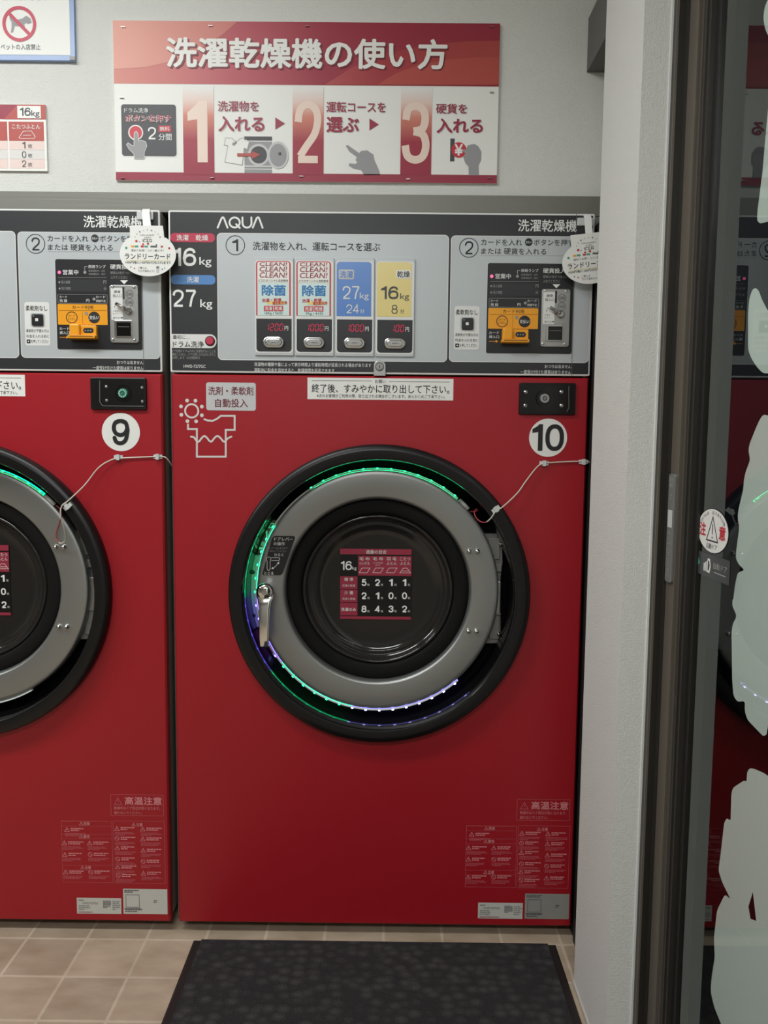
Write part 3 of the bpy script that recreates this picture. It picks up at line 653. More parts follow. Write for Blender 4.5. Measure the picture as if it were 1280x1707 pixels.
def machine(nine):
    mx = PITCH_X if nine else 0.0
    root = empty('washer_dryer', (mx, 0, 0))
    tag(root, ('red coin-operated washer-dryer numbered 9, cut off by the left edge of the photo' if nine else 'red coin-operated washer-dryer numbered 10, shown whole beside the white pillar'), 'washing machine', 'red washer-dryers in a row')
    b = MB(); x0, x1, z1 = 0.0035, 1.0365, ZT - 0.001
    # cabinet: shell open at the front round the well
    b.box(x0, x0 + 0.006, 0.0265, 1.0, ZB + 0.004, z1, 'cabinet_grey'); b.box(x1 - 0.006, x1, 0.0265, 1.0, ZB + 0.004, z1, 'cabinet_grey')
    b.box(x0 + 0.006, x1 - 0.006, 0.0315, 1.0, z1 - 0.006, z1, 'cabinet_grey'); b.box(x0 + 0.006, x1 - 0.006, 0.0315, 1.0, ZB + 0.004, ZB + 0.01, 'cabinet_grey'); b.box(x0 + 0.006, x1 - 0.006, 0.994, 1.0, ZB + 0.01, z1 - 0.006, 'cabinet_grey')
    b.box(x0 + 0.006, x1 - 0.006, 0.0315, 0.06, ZS - 0.03, ZP + 0.03, 'dark_trim')
    b.build('cabinet', root)
    front_panel(root)
    for fx in (0.08, 0.96):
        for fy in (0.12, 0.9):
            b = MB(); n = 16; vs = [(fx + 0.025 * math.cos(2 * PI * i / n), fy + 0.025 * math.sin(2 * PI * i / n), z) for z in (0, ZB + 0.004) for i in range(n)]
            b.add(vs, [(i, (i + 1) % n, n + (i + 1) % n, n + i) for i in range(n)] + [tuple(range(n)), tuple(range(n, 2 * n))], 'rubber'); b.build('foot', root)
    control_panel(root)
    # porthole surround and the well behind it
    b = MB()
    b.lathe(RC, [(0.381, -0.0002), (0.3805, -0.018), (0.378, -0.025), (0.373, -0.0285), (0.366, -0.030)], 'satin_black', 128)
    b.lathe(RC, [(0.366, -0.030), (0.350, -0.0305), (0.346, -0.029)], 'satin_black', 128)
    b.lathe(RC, [(0.346, -0.029), (0.3435, -0.024), (0.340, 0.0), (0.338, 0.06)], 'gloss_black', 128)
    tag(b.build('porthole_ring', root), 'thick black ring round the door')
    b = MB(); b.lathe(RC, [(0.338, 0.06), (0.334, 0.075), (0.24, 0.08), (0.1, 0.09)], 'well_black', 96, True, True); b.build('door_well', root)
    # red and white loading scale and latch plate in the left of the well
    yw = 0.0735
    b = MB()
    b.slab([VL.pt(a, c, yw) for a, c in ((120, 1275), (330, 1275), (330, 488), (150, 488), (110, 700), (95, 900), (105, 1120))], 0.062, 0.079, 'plate_white', 0.003)
    for (a, c, r_) in ((205, 682, 26), (213, 1158, 26), (98, 778, 7), (98, 992, 7)):
        p_ = VL.pt(a, c, 0.062); b.disc(p_, r_ * 0.1523 * 0.00152, 0.0617, 'ink', 16)
    tag(b.build('latch_plate', root), 'pale latch plate lit green and violet by the light strip')
    P2 = lambda a, c: VL.pt(a, c, yw); e = yw - 0.0005
    def arrow(cx, cz): b.poly([P2(cx - 18, cz - 27), P2(cx - 18, cz), P2(cx - 35, cz), P2(cx, cz + 28), P2(cx + 35, cz), P2(cx + 18, cz), P2(cx + 18, cz - 27)][::-1], e, 'paper')
    b = MB(); b.poly([P2(150, 478), P2(400, 478), P2(520, 110), P2(310, 110), P2(215, 290)], yw, 'crimson')
    b.rr(VL.rc(330, 142, 440, 200, yw), e, 'paper', 0.002); b.text('洗濯', VL.rc(342, 150, 428, 192, yw), e - 0.0004, 'crimson_dark', 0.02); b.text('16', VL.rc(322, 225, 455, 318, yw), e, 'paper', 0.01)
    arrow(236, 368); b.text('適量', VL.rc(288, 345, 375, 392, yw), e, 'paper'); b.rr(VL.rc(165, 408, 400, 433, yw), e, 'paper')
    tag(b.build('load_scale', root), 'dark red strip with figures and an arrow above the latch plate')
    b = MB(); b.poly([P2(330, 1625), P2(560, 1625), P2(430, 1290), P2(195, 1290), P2(205, 1360)], yw, 'crimson'); arrow(358, 1535); b.rr(VL.rc(310, 1570, 500, 1597, yw), e, 'paper')
    tag(b.build('load_scale', root), 'red strip with a white arrow below the latch plate')
    # hinge on the right
    b = MB(); y = 0.058
    b.slab([VH.pt(a, c, y) for a, c in ((360, 1430), (555, 1425), (556, 780), (575, 640), (572, 480), (520, 352), (360, 352))], 0.056, 0.078, 'hinge_metal', 0.002)
    b.block(VH.rc(430, 390, 545, 600, y), 0.050, 0.056, 'hinge_metal', 0.004, 0.002); b.block(VH.rc(440, 1130, 540, 1380, y), 0.050, 0.056, 'hinge_metal', 0.004, 0.002)
    b.block(VH.rc(480, 640, 560, 720, y), 0.047, 0.056, 'hinge_metal', 0.002, 0.002); b.block(VH.rc(480, 810, 552, 1130, y), 0.047, 0.056, 'silver_matte', 0.004, 0.003); b.block(VH.rc(480, 1120, 550, 1140, y), 0.045, 0.056, 'hinge_metal', 0.002, 0.001)
    for a, c in ((545, 447), (530, 1325)): b.lathe(VH.pt(a, c, y), [(0.0045, 0.056), (0.0045, 0.044), (0.002, 0.042)], 'chrome', 16, True, True)
    b.build('hinge_bracket', root)
    # door
    b = MB()
    b.lathe(DC, [(0.300, 0.068), (0.309, 0.062), (0.3125, 0.055), (0.3125, 0.034), (0.3115, 0.030), (0.308, 0.0275), (0.300, 0.0265), (0.247, 0.0262), (0.2435, 0.0272), (0.2405, 0.031), (0.238, 0.038), (0.2365, 0.056)], 'steel', 128)
    dr = b.build('door', root); tag(dr, 'round brushed steel door')
    b = MB(); b.lathe(DC, [(0.2375, 0.050), (0.234, 0.044), (0.226, 0.042), (0.205, 0.043), (0.199, 0.047), (0.196, 0.056)], 'rubber', 96); b.build('door_gasket', dr)
    b = MB(); b.lathe(DC, [(0.1965, 0.052), (0.194, 0.047), (0.190, 0.047), (0.187, 0.053), (0.178, 0.066), (0.174, 0.0665), (0.170, 0.064), (0.166, 0.067), (0.157, 0.0715), (0.14, 0.073), (0.07, 0.0735), (0.004, 0.0735)], 'smoked_glass', 128, True, True); tag(b.build('door_glass', dr), 'dark smoked glass bowl')
    capacity_label(dr, 0.0718)
    for a, c in ((995, 456), (1028, 456), (992, 777), (1024, 777)):
        b = MB(); c_ = VD.pt(a, c, 0.024); b.lathe(c_, [(0.0068, 0.0264), (0.0064, 0.022), (0.0046, 0.0180), (0.0017, 0.0166)], 'chrome', 20, True, True); b.build('rivet', dr)
    b = MB(); y = 0.0258; y2 = 0.0254; y3 = 0.025
    b.poly([VL.pt(a, c, y) for a, c in ((325, 716), (505, 716), (522, 705), (535, 690), (668, 310), (665, 292), (650, 285), (450, 285), (430, 292), (412, 318), (312, 690), (314, 708))], y, 'board_black')
    b.text('ドアレバー', VL.rc(440, 300, 643, 338, y), y2, 'ink_white', 0.01); b.text('の操作', VL.rc(433, 350, 556, 390, y), y2, 'ink_white', 0.01); b.text('レバーは止まるまで', VL.rc(390, 406, 586, 430, y), y2, 'ink_dim'); b.text('操作してください', VL.rc(390, 440, 572, 462, y), y2, 'ink_dim'); b.text('ひらく', VL.rc(442, 475, 540, 508, y), y2, 'ink_white', 0.01); b.text('とじる', VL.rc(333, 677, 432, 708, y), y2, 'ink_white', 0.01)
    b.stroke([VL.pt(a, c, y) for a, c in ((362, 560), (362, 640), (370, 660), (388, 660), (396, 640), (396, 560), (404, 540), (400, 522), (380, 514), (360, 522), (355, 540))], 0.0012, y2, 'ink_white', True)
    b.stroke([VL.pt(a, c, y) for a, c in ((410, 522), (492, 522), (502, 538), (492, 554), (410, 554))], 0.0012, y2, 'ink_white')
    b.stroke([VL.pt(a, c, y) for a, c in ((425, 640), (450, 622), (470, 600), (484, 578))], 0.0012, y2, 'ink_white'); b.poly([VL.pt(a, c, y) for a, c in ((410, 648), (440, 645), (420, 622))], y2, 'ink_white'); b.poly([VL.pt(a, c, y) for a, c in ((494, 565), (470, 582), (494, 596))], y2, 'ink_white')
    tag(b.build('lever_sticker', dr), 'black sticker showing how to turn the lever')
    # lever handle
    b = MB(); yk = -0.004; cx, cz = VL.pt(340, 893, yk)
    b.lathe((cx, cz), [(0.020, 0.0268), (0.0205, 0.018), (0.022, 0.006), (0.0225, -0.004), (0.0205, -0.012), (0.015, -0.0165), (0.007, -0.0185)], 'chrome', 40, True, True)
    prof = []                                     # (z, half width, centre x, front y, back y)
    for (zz, l, r_, f_, k_) in ((905, 238, 440, -0.010, 0.004), (960, 245, 432, -0.015, 0.002), (1010, 258, 408, -0.021, -0.002), (1080, 264, 396, -0.024, -0.006), (1200, 268, 388, -0.026, -0.010), (1400, 270, 382, -0.027, -0.013), (1490, 276, 376, -0.026, -0.014), (1506, 292, 362, -0.024, -0.016)):
        l_ = VL.pt(l, zz, f_); r2 = VL.pt(r_, zz, f_); prof.append((l_[1], (r2[0] - l_[0]) / 2, (r2[0] + l_[0]) / 2, f_, k_))
    n = 16; vs = []; fs = []
    for z_, h_, c_, f_, k_ in prof:
        for i in range(n):
            a = 2 * PI * (i + 0.5) / n; ca, sa = math.cos(a), math.sin(a); ex = 0.55
            vs.append((c_ + h_ * math.copysign(abs(ca) ** ex, ca), (f_ + k_) / 2 - (k_ - f_) / 2 * math.copysign(abs(sa) ** ex, sa), z_))
    for q in range(len(prof) - 1):
        for i in range(n):
            j = (i + 1) % n; fs.append((q * n + i, q * n + j, (q + 1) * n + j, (q + 1) * n + i))
    fs += [tuple(range(n)), tuple(range((len(prof) - 1) * n, len(prof) * n))]
    b.add(vs, fs, 'chrome', True); tag(b.build('door_handle', dr), 'chrome lever handle')
    # light strip on the rim of the door
    b = MB(); a_end = 312 if not nine else 300
    runs = [(50, 128, 'glow_green'), (128, 150, None), (150, 200, 'glow_green'), (200, a_end, None)] if nine else [(50, 122, 'glow_green'), (122, 148, None), (148, 184, 'glow_green'), (184, 218, 'glow_violet'), (218, 258, 'glow_green'), (258, a_end, 'glow_white')]
    for r0_, r1_, mt in runs:
        b.lathe(DC, [(0.3128, 0.031), (0.3135, 0.0285), (0.3165, 0.0285)], 'clear_plastic', max(4, int((r1_ - r0_) / 2.4)), True, False, r0_, r1_)
        b.lathe(DC, [(0.3165, 0.0285), (0.317, 0.031), (0.317, 0.034)], mt or 'clear_plastic', max(4, int((r1_ - r0_) / 2.4)), True, False, r0_, r1_)
        b.lathe(DC, [(0.317, 0.034), (0.317, 0.038), (0.3128, 0.038)], mt.replace('glow', 'core') if mt else 'clear_plastic', max(4, int((r1_ - r0_) / 2.4)), True, False, r0_, r1_)
    ends = [(DC[0] + 0.315 * math.cos(R(a)), 0.032, DC[1] + 0.315 * math.sin(R(a))) for a in (49, 46, 43)]
    b.tube(ends, 0.005, 'clear_plastic', 8)
    strip = b.build('light_strip', root); tag(strip, 'clear light strip glued round the rim of the door')
    k = 0; a = 52.0
    proto = {}
    while a < a_end:
        col = None
        if nine: col = 'led_green' if a < 128 else ('led_green' if 150 < a < 200 else None)
        elif a < 124: col = 'led_green'
        elif 148 < a < 184: col = 'led_green'
        elif 184 <= a < 218: col = 'led_violet'
        elif 218 <= a < 258: col = 'led_green'
        elif a >= 258: col = 'led_white'
        if col:
            if col not in proto:
                b = MB(); b.box(-0.0016, 0.0010, -0.0012, 0.0030, -0.0026, 0.0026, col); o = b.build('led', strip); proto[col] = o
            else:
                o = proto[col].copy(); C.objects.link(o); o.parent = strip
            o.location = (DC[0] + 0.3172 * math.cos(R(a)), 0.0285, DC[1] + 0.3172 * math.sin(R(a))); o.rotation_euler = (0, -R(a), 0)
        a += 6.45
    # lead of the strip, clipped across the door panel
    b = MB(); q = (V8 if nine else V7)
    if nine:
        pts = [V8.pt(1206, 790) + (0.05,), V8.pt(1204, 735) + (0.01,), V8.pt(1186, 698) + (-0.004,), V8.pt(1150, 688) + (-0.004,), V8.pt(1000, 692) + (-0.004,), V8.pt(850, 700) + (-0.005,), V8.pt(790, 715) + (-0.008,), V8.pt(710, 770) + (-0.012,), V8.pt(620, 890) + (-0.018,), V8.pt(530, 990) + (-0.034,)]
        pts += [V9.pt(378, 375) + (-0.036,), V9.pt(371, 430) + (-0.034,), V9.pt(380, 510) + (-0.02,), V9.pt(366, 568) + (0.0,), V9.pt(330, 592) + (0.012,), V9.pt(300, 577) + (0.02,), V9.pt(291, 540) + (0.022,), V9.pt(308, 485) + (0.022,), V9.pt(322, 430) + (0.022,), V9.pt(308, 398) + (0.026,), V9.pt(284, 382) + (0.031,)]
        clips = (V8.pt(845, 692) + (-0.003, 0), V8.pt(1125, 688) + (-0.003, 0), V8.pt(520, 1035) + (-0.033, 40))
    else:
        pts = [V7.pt(1168, 590) + (0.03,), V7.pt(1158, 578) + (0.0,), V7.pt(1130, 570) + (-0.004,), V7.pt(1060, 570) + (-0.004,), V7.pt(960, 575) + (-0.004,), V7.pt(898, 580) + (-0.005,), V7.pt(865, 593) + (-0.008,), V7.pt(830, 630) + (-0.010,), V7.pt(785, 688) + (-0.014,), V7.pt(748, 738) + (-0.018,), V7.pt(700, 785) + (-0.022,), V7.pt(650, 823) + (-0.033,), V7.pt(615, 845) + (-0.035,), V7.pt(593, 880) + (-0.030,), V7.pt(568, 906) + (-0.02,), V7.pt(540, 906) + (-0.01,), V7.pt(516, 884) + (0.0,), V7.pt(510, 858) + (0.01,), V7.pt(522, 842) + (0.02,), V7.pt(534, 845) + (0.028,), V7.pt(525, 856) + (0.032,), V7.pt(490, 858) + (0.034,)]
        clips = (V7.pt(897, 580) + (-0.003, 0), V7.pt(1118, 572) + (-0.003, 0), V7.pt(618, 832) + (-0.033, 40))
    P3 = smooth_path([(p_[0], p_[2], p_[1]) for p_ in pts]); cut = int(len(P3) * (0.72 if nine else 0.66))
    b.tube(P3[:cut + 1], 0.0017, 'wire'); b.tube(P3[cut:], 0.0015, 'wire_red'); tag(b.build('wire', strip), 'thin pale lead of the light strip')
    for cx, cz, cy, ang in clips:
        b = MB(); b.box(-0.011, 0.011, -0.0005, 0.0035, -0.005, 0.005, 'clear_plastic'); b.box(-0.004, 0.004, -0.0065, -0.0005, -0.007, 0.007, 'clear_plastic')
        o = b.build('wire_clip', strip); o.location = (cx, cy, cz); o.rotation_euler = (0, -R(ang), 0)
    # lock plate
    v = V8 if nine else V7
    if nine: rp, scr, lc, lr = (650, 127, 1046, 354), ((765, 192), (1018, 200), (768, 290), (1020, 297)), (886, 240), 33
    else: rp, scr, lc, lr = (757, 130, 1072, 308), ((793, 181), (992, 181), (790, 257), (992, 257)), (896, 218), 27
    b = MB(); rc = v.rc(*rp); b.block(rc, -0.008, -0.0002, 'satin_black', 0.004, 0.002)
    dz = 0.007; b.rr((rc[0] + dz, rc[1] + dz, rc[2] - dz, rc[3] - dz), -0.0083, 'well_black', 0.004)
    if nine: b.stroke([v.pt(718, 150), v.pt(718, 300), v.pt(740, 328), v.pt(1030, 330)], 0.0008, -0.0086, 'ink_dim')
    else: b.stroke([v.pt(1033, 150), v.pt(1033, 270), v.pt(1022, 290)], 0.0016, -0.0086, 'silver')
    lp = b.build('lock_plate', root); tag(lp, 'black plate with a key cylinder and four screws')
    for a_, c_ in scr:
        b = MB(); b.lathe(v.pt(a_, c_), [(v.ln(12), -0.0083), (v.ln(10), -0.0105), (v.ln(4), -0.0115)], 'silver', 14, True, True); b.build('screw', lp)
    b = MB(); c = v.pt(*lc); K = v.ln(lr)
    b.ring(c, K * 1.5, K * 1.85, -0.0087, 'gloss_black'); b.lathe(c, [(K, -0.0083), (K, -0.014), (K * 0.9, -0.016)], 'green_print' if nine else 'silver_matte', 32, True, True); b.ring(c, K * 0.3, K * 0.48, -0.0163, 'ink', 20); b.stroke([(c[0] - K * .15, c[1] + K * .15), (c[0] + K * .15, c[1] - K * .15)], K * 0.12, -0.0163, 'ink')
    if nine:
        for i in range(10): a = R(36 * i); b.stroke([(c[0] + K * .62 * math.cos(a), c[1] + K * .62 * math.sin(a)), (c[0] + K * .85 * math.cos(a), c[1] + K * .85 * math.sin(a))], K * 0.1, -0.0163, 'ink_white')
        tag(b.build('lock_cylinder', lp), 'key cylinder with a green face')
    else: tag(b.build('lock_cylinder', lp), 'grey key cylinder')
    # number badge
    b = MB()
    if nine: c, rr_ = V8.pt(860, 513), V8.ln(135); b.disc(c, rr_ * 1.005, E1, 'paper', 48); b.text('9', V8.rc(796, 420, 922, 607), E2, 'ink', 0.035)
    else: c, rr_ = V7.pt(921, 437), V7.ln(106); b.disc(c, rr_ * 1.005, E1, 'paper', 48); b.text('10', V7.rc(832, 361, 1010, 511), E2, 'ink', 0.035)
    tag(b.build('number_badge', root), 'round white sticker with the black number ' + ('9' if nine else '10'))
    # request sticker under the panel
    dxs = 0.0 if not nine else (V8.pt(178, 160)[0] - hit(755.5, 650).x); dzs = 0.0 if not nine else 0.003
    S = View(0, 0, 1.0, dx=-dxs); b = MB()
    b.rr(S.rc(512.5, 630.5, 755.5, 666.5), E1, 'paper'); b.stroke([S.pt(520, 634.5), S.pt(620, 635)], 0.0008, E2, 'ink'); b.stroke([S.pt(648, 636), S.pt(749, 637)], 0.0008, E2, 'ink'); b.text('お願い', S.rc(625, 633, 643, 639), E2, 'ink')
    b.text('終了後、すみやかに取り出して下さい。', S.rc(519.5, 641, 749, 655.5), E2, 'ink', 0.008); b.text('※次のお客様がご利用の際、取り出される場合がございます。あらかじめご了承下さい。', S.rc(528, 657.5, 742, 663.5), E2, 'ink')
    tag(b.build('request_sticker', root), 'white sticker with a line of black writing under the control panel')
    # detergent sticker and shirt drawing
    b = MB(); rc = V6.rc(248, 127, 527, 284); b.rr(rc, E1, 'sign_grey_light', 0.006); b.text('洗剤・柔軟剤', V6.rc(260, 150, 512, 198), E2, 'crimson_dark', 0.01); b.text('自動投入', V6.rc(298, 218, 482, 266), E2, 'crimson_dark', 0.01)
    tag(b.build('detergent_sticker', root), 'pale sticker with two lines of red writing')
    b = MB(); wd = V6.ln(10); ik = 'cell_grey'
    b.ring(V6.pt(167, 286), V6.ln(32), V6.ln(42), E1, ik)
    for a_, c_ in ((141, 228), (188, 229), (224, 262), (224, 311), (192, 345), (143, 344), (109, 308), (107, 261)): b.disc(V6.pt(a_, c_), V6.ln(10.5), E1, ik, 16)
    b.stroke([V6.pt(*p_) for p_ in ((238, 333), (255, 340), (285, 342), (310, 330), (330, 314), (408, 314), (408, 393), (358, 393), (358, 543), (196, 543), (196, 388), (146, 388), (146, 362))], wd, E1, ik)
    wv = [V6.pt(*p_) + (0,) for p_ in ((163, 431), (180, 435), (195, 455), (208, 458), (222, 440), (238, 427), (255, 440), (268, 456), (280, 457), (295, 438), (312, 427), (330, 440), (345, 458), (356, 455), (370, 440), (390, 431))]
    b.stroke([(p_[0], p_[1]) for p_ in smooth_path(wv, 3)], wd, E1, ik); tag(b.build('shirt_emblem', root), 'pale line drawing of a bubble and a shirt in water')
    # warnings low on the front
    if nine: S2 = View(0, 1250, 0.267782, dx=PITCH_X); A, k2, ox, oz = S2, 1.0, 0, 0
    B = lambda l, t, r_, bb: VB.rc(l, t, r_, bb)
    b = MB(); pp = 'pale_print_soft'
    b.stroke(MB.rpts(B(668, 176, 1030, 320), 0), 0.0012, E1, pp, True); b.text('高温注意', B(765, 190, 1021, 246), E1, 'pale_print', 0.025)
    c = VB.pt(718, 222); warn_icon(b, c, VB.ln(27), E1, pp); b.stroke([VB.pt(680, 250), VB.pt(1022, 250)], 0.0006, E1, pp)
    b.text('乾燥中はドア周辺が熱くなります。', B(688, 258, 1008, 280), E1, 'pale_print'); b.text('触れないでください。', B(688, 289, 880, 311), E1, 'pale_print')
    b.build('heat_warning', root)
    b = MB()
    b.stroke(MB.rpts(B(315, 358, 662, 780), 0), 0.001, E1, pp, True); b.stroke(MB.rpts(B(672, 358, 1025, 786), 0), 0.001, E1, pp, True)
    for t, x, z in (('危険', 494, 375), ('警告', 490, 464), ('注意', 488, 678)):
        b.text(t, B(x - 22, z - 12, x + 22, z + 12), E1, 'pale_print', 0.02); warn_icon(b, VB.pt(x - 38, z), VB.ln(13), E1, 'pale_print'); b.stroke([VB.pt(316, z - 16), VB.pt(660, z - 15)], 0.0008, E1, pp); b.stroke([VB.pt(316, z + 16), VB.pt(660, z + 17)], 0.0008, E1, pp)
    b.text('注意', B(836, 370, 880, 394), E1, 'pale_print', 0.02); warn_icon(b, VB.pt(818, 382), VB.ln(13), E1, 'pale_print')
    for cx, cz, ban in ((356, 417, 0), (334, 509, 0), (508, 510, 0), (333, 588, 0), (508, 588, 1), (332, 710, 0), (506, 710, 1), (701, 410, 0), (699, 477, 1), (698, 543, 0), (697, 619, 1), (694, 675, 0), (694, 734, 1), (880, 414, 0), (877, 482, 0), (876, 560, 0), (872, 635, 1), (870, 718, 0)):
        (ban_icon if ban else warn_icon)(b, VB.pt(cx, cz), VB.ln(17), E1, 'pale_print'); rgt = cx + 135
        greek(b, B(cx + 25, cz - 14, rgt, cz + 12), 2, 'pale_print', E1); greek(b, B(cx - 15, cz + 22, rgt, cz + 48), 3, pp, E1)
    b.build('safety_print', root)
    b = MB(); rc = B(399, 887, 706, 996); b.rr(rc, E1, 'plate_pale')
    b.text('AQUA', B(412, 897, 450, 908), E2, 'ink_grey', 0.02); b.text('HWD-7277GC', B(440, 916, 550, 930), E2, 'ink_grey'); greek(b, B(412, 934, 500, 972), 3, 'ink_pale', E2); greek(b, B(580, 904, 638, 956), 6, 'ink_grey', E2); greek(b, B(645, 906, 700, 972), 5, 'ink_pale', E2); greek(b, B(410, 980, 610, 989), 1, 'crimson', E2)
    tag(b.build('rating_plate', root), 'white type plate with small print')
    b = MB(); b.rr(B(721, 825, 1026, 998), E1, 'plate_pale' if nine else 'plate_grey'); q = B(740, 865, 832, 950); b.stroke(MB.rpts(q, 0), 0.0012, E2, 'ink_grey', True); b.stroke([(q[0] - .004, q[1] - .004), (q[2] + .004, q[1] - .004)], 0.002, E2, 'ink_grey')
    greek(b, B(732, 830, 850, 852), 2, 'ink_grey', E2); greek(b, B(732, 960, 862, 986), 2, 'ink_grey', E2); greek(b, B(932, 900, 958, 922), 2, 'ink_grey', E2)
    tag(b.build('wiring_plate', root), 'grey plate with a small line diagram')
    return root
machine(False); machine(True)

# ------------------------------------------------------------------ card tags hung on the control panels
def card_tag(cx, cz, tilt, X0, label, arm):
    YT = -0.030
    root = empty('promotional_tag', (cx, YT, cz)); tag(root, label, 'hanging tag', 'laundry card tags hung on the machines')
    ct, st = math.cos(tilt), math.sin(tilt)
    u = 0.00146                                   # metres per photo pixel here
    def L(a, c): x, z = (a - 246.5) * u, (424 - c) * u; return (x * ct - z * st, x * st + z * ct)
    def Lr(l, t, r_, bb): p, q = ((l + r_) / 2 - 246.5) * u, (424 - (t + bb) / 2) * u; c = (p * ct - q * st, p * st + q * ct); hw, hh = (r_ - l) / 2 * u, (bb - t) / 2 * u; return (c[0] - hw, c[1] - hh, c[0] + hw, c[1] + hh)
    out = [L(272, 378)]; out.append(L(217.5, 378)); out.append(L(217.5, 397))
    for i in range(45):
        a = R(130 + 280 * i / 44); out.append(L(246.5 + 46.5 * math.cos(a), 424 - 35.5 * math.sin(a)))
    out.append(L(274, 397))
    b = MB(); b.slab(out, -0.0006, 0.0004, 'paper', 0); e = -0.0009; e2 = -0.0012; T = lambda t, r_, m, bo=0.0: b.text(t, Lr(*r_), e, m, bo, tilt)
    for k in range(9):
        a = R(20 + 140 * k / 8); p = L(246.5 + 22 * math.cos(a), 402 - 17 * math.sin(a)); b.disc(p, 0.0011 if k % 3 else 0.0022, e, ('ink_pale', 'ink_grey', 'green_print')[k % 3], 10)
    T('COIN LAUNDRY', (234, 392, 258, 394.5), 'ink_grey'); T('CARD', (241, 396, 252, 398.5), 'ink_grey'); T('ピエロ', (238.5, 399, 253.5, 404.5), 'ink', 0.03)
    for x, z, m_, r_ in ((228, 403, 'red_print', .003), (239, 408, 'red_print', .0024), (282, 414, 'red_print', .0028), (211, 414, 'green_print', .003), (261, 409, 'ink_grey', .002), (247, 407, 'brick_orange', .003), (224, 447, 'red_print', .0018), (218, 445, 'ink_grey', .0016), (233, 404, 'ink_grey', .0012), (270, 448, 'blue_print', .0016), (274, 446, 'green_print', .0016)): b.disc(L(x, z), r_, e, m_, 12)
    for l, r_, m_ in ((219, 224, 'orange'), (225, 231, 'green_print'), (235, 240, 'red_print'), (241, 247, 'green_print'), (251, 262, 'ink_grey'), (268, 272, 'brick_orange')): b.rr(Lr(l, 410, r_, 413), e, m_)
    T('便利でお得！コイン要らず!!', (219, 416, 273, 420), 'ink_grey'); b.stroke([L(211, 434), L(285, 434)], 0.001, e, 'yellow_print')
    T('ランドリーカード', (208.5, 423, 284, 432), 'ink', 0.015); T('1000円毎に100円分付与されます!!', (209, 435, 284, 439.5), 'ink', 0.01); T('ご購入は', (230, 444, 244, 448), 'ink_grey'); T('マルチ端末より!!', (230, 449, 257, 453), 'ink_grey'); b.rr(Lr(260, 443, 265, 454), e, 'sign_grey_light'); b.rr(Lr(260.5, 443.5, 264.5, 446.5), e2, 'ink_grey')
    b.build('card', root)
    # strap and clip, given in photo pixels
    b = MB(); S = View(0, 0, 1.0, YT)
    sl, sr, zt_, zb_ = arm
    p0, p1, p2, p3 = S.pt(sl, zt_, -0.004), S.pt(sr, zt_, -0.004), S.pt(sr + (4 if tilt else 1), zb_), S.pt(sl + (4 if tilt else 0), zb_)
    o_ = lambda p: (p[0] - cx, p[1] - cz)
    pts = [o_(p0), o_(p1), o_(p2), o_(p3)]
    vs = []; ys = (0.024, -0.002, -0.0012)
    q = [(0.0270, pts[0], pts[1]), (0.0225, (pts[0][0], pts[0][1] + 0.002), (pts[1][0], pts[1][1] + 0.002)), (0.016, (pts[0][0], pts[0][1] - 0.006), (pts[1][0], pts[1][1] - 0.006)), (0.0006, pts[3], pts[2])]
    for y_, a_, c_ in q:
        for dy in (0.0, 0.0006): vs += [(a_[0], y_ + dy, a_[1]), (c_[0], y_ + dy, c_[1])]
    fs = []
    for i in range(len(q) - 1):
        k = 4 * i; fs += [(k, k + 1, k + 5, k + 4), (k + 2, k + 6, k + 7, k + 3), (k, k + 4, k + 6, k + 2), (k + 1, k + 3, k + 7, k + 5)]
    b.add(vs, fs, 'paper'); b.build('strap', root)
    b = MB(); rc = S.rc(sl - 10, zt_ + 3, sr + 5, zt_ + 16, -0.002); rc = (rc[0] - cx, rc[1] - cz, rc[2] - cx, rc[3] - cz)
    b.block(rc, 0.0245, 0.0292, 'clear_plastic', 0.002, 0.001); b.build('clip', root)
h = hit(246.5, 424, 1, -0.030); card_tag(h.x, h.z, 0.0, 0, 'white laundry card tag hanging straight on machine 9', (238.5, 251, 350.5, 380))
h = hit(984.0, 436.5, 1, -0.030); card_tag(h.x, h.z, R(7), 0, 'tilted white laundry card tag on machine 10, half hidden by the pillar', (972, 984, 360.5, 391))

# ------------------------------------------------------------------ signs on the wall
YS = WY - 0.006
V1 = View(0, 0, 0.328125, YS); V2 = View(180, 30, 0.515625, YS)
root = empty('instruction_board', ((hit(510, 170, 1, YS).x), YS, 1.944)); ox, oz = root.location.x, root.location.z
tag(root, 'large red and white board explaining the washer-dryer in three numbered steps', 'sign')
class Loc(View):
    def __init__(s, v, o): s.__dict__.update(v.__dict__); s.o = o
    def pt(s, a, b, y=None):
        p = View.pt(s, a, b, y); return (p[0] - s.o[0], p[1] - s.o[1])
# the printed fades, header glare included, use the wall's coordinates, so this board is built about the scene origin and moved back under its empty
V = V2; b = MB(); y0 = YS; L1, L2, L3, L4 = YS - .0004, YS - .0008, YS - .0012, YS - .0016
BX0, BX1, BZ0, BZ1 = -0.1425, 0.8055, 1.9445, 2.3225
b.block((BX0, BZ0, BX1, BZ1), YS, WY - 0.0004, 'paper')
hz = V.pt(640, 217)[1]
b.rr((BX0, hz, BX1, BZ1), L1, 'header_print_glare')
top = BZ1; sw = lambda pts: [(min(max(V.pt(a, c)[0], BX0), BX1), min(max(V.pt(a, c)[1], hz), top)) for a, c in pts]
b.poly([(BX0, V.pt(20, 166)[1])] + sw(((120, 160), (210, 140), (290, 105), (370, 55), (420, 10))) + [(BX0, top)], L2, 'header_swoosh_glare')
b.poly(sw(((700, 217), (790, 160), (900, 115), (1020, 90), (1150, 76), (1270, 74), (1270, 217))), L2, 'header_swoosh_glare')
b.poly(sw(((870, 217), (930, 180), (1010, 150), (1100, 135), (1200, 128), (1270, 127), (1270, 217))), L3, 'brick_orange')
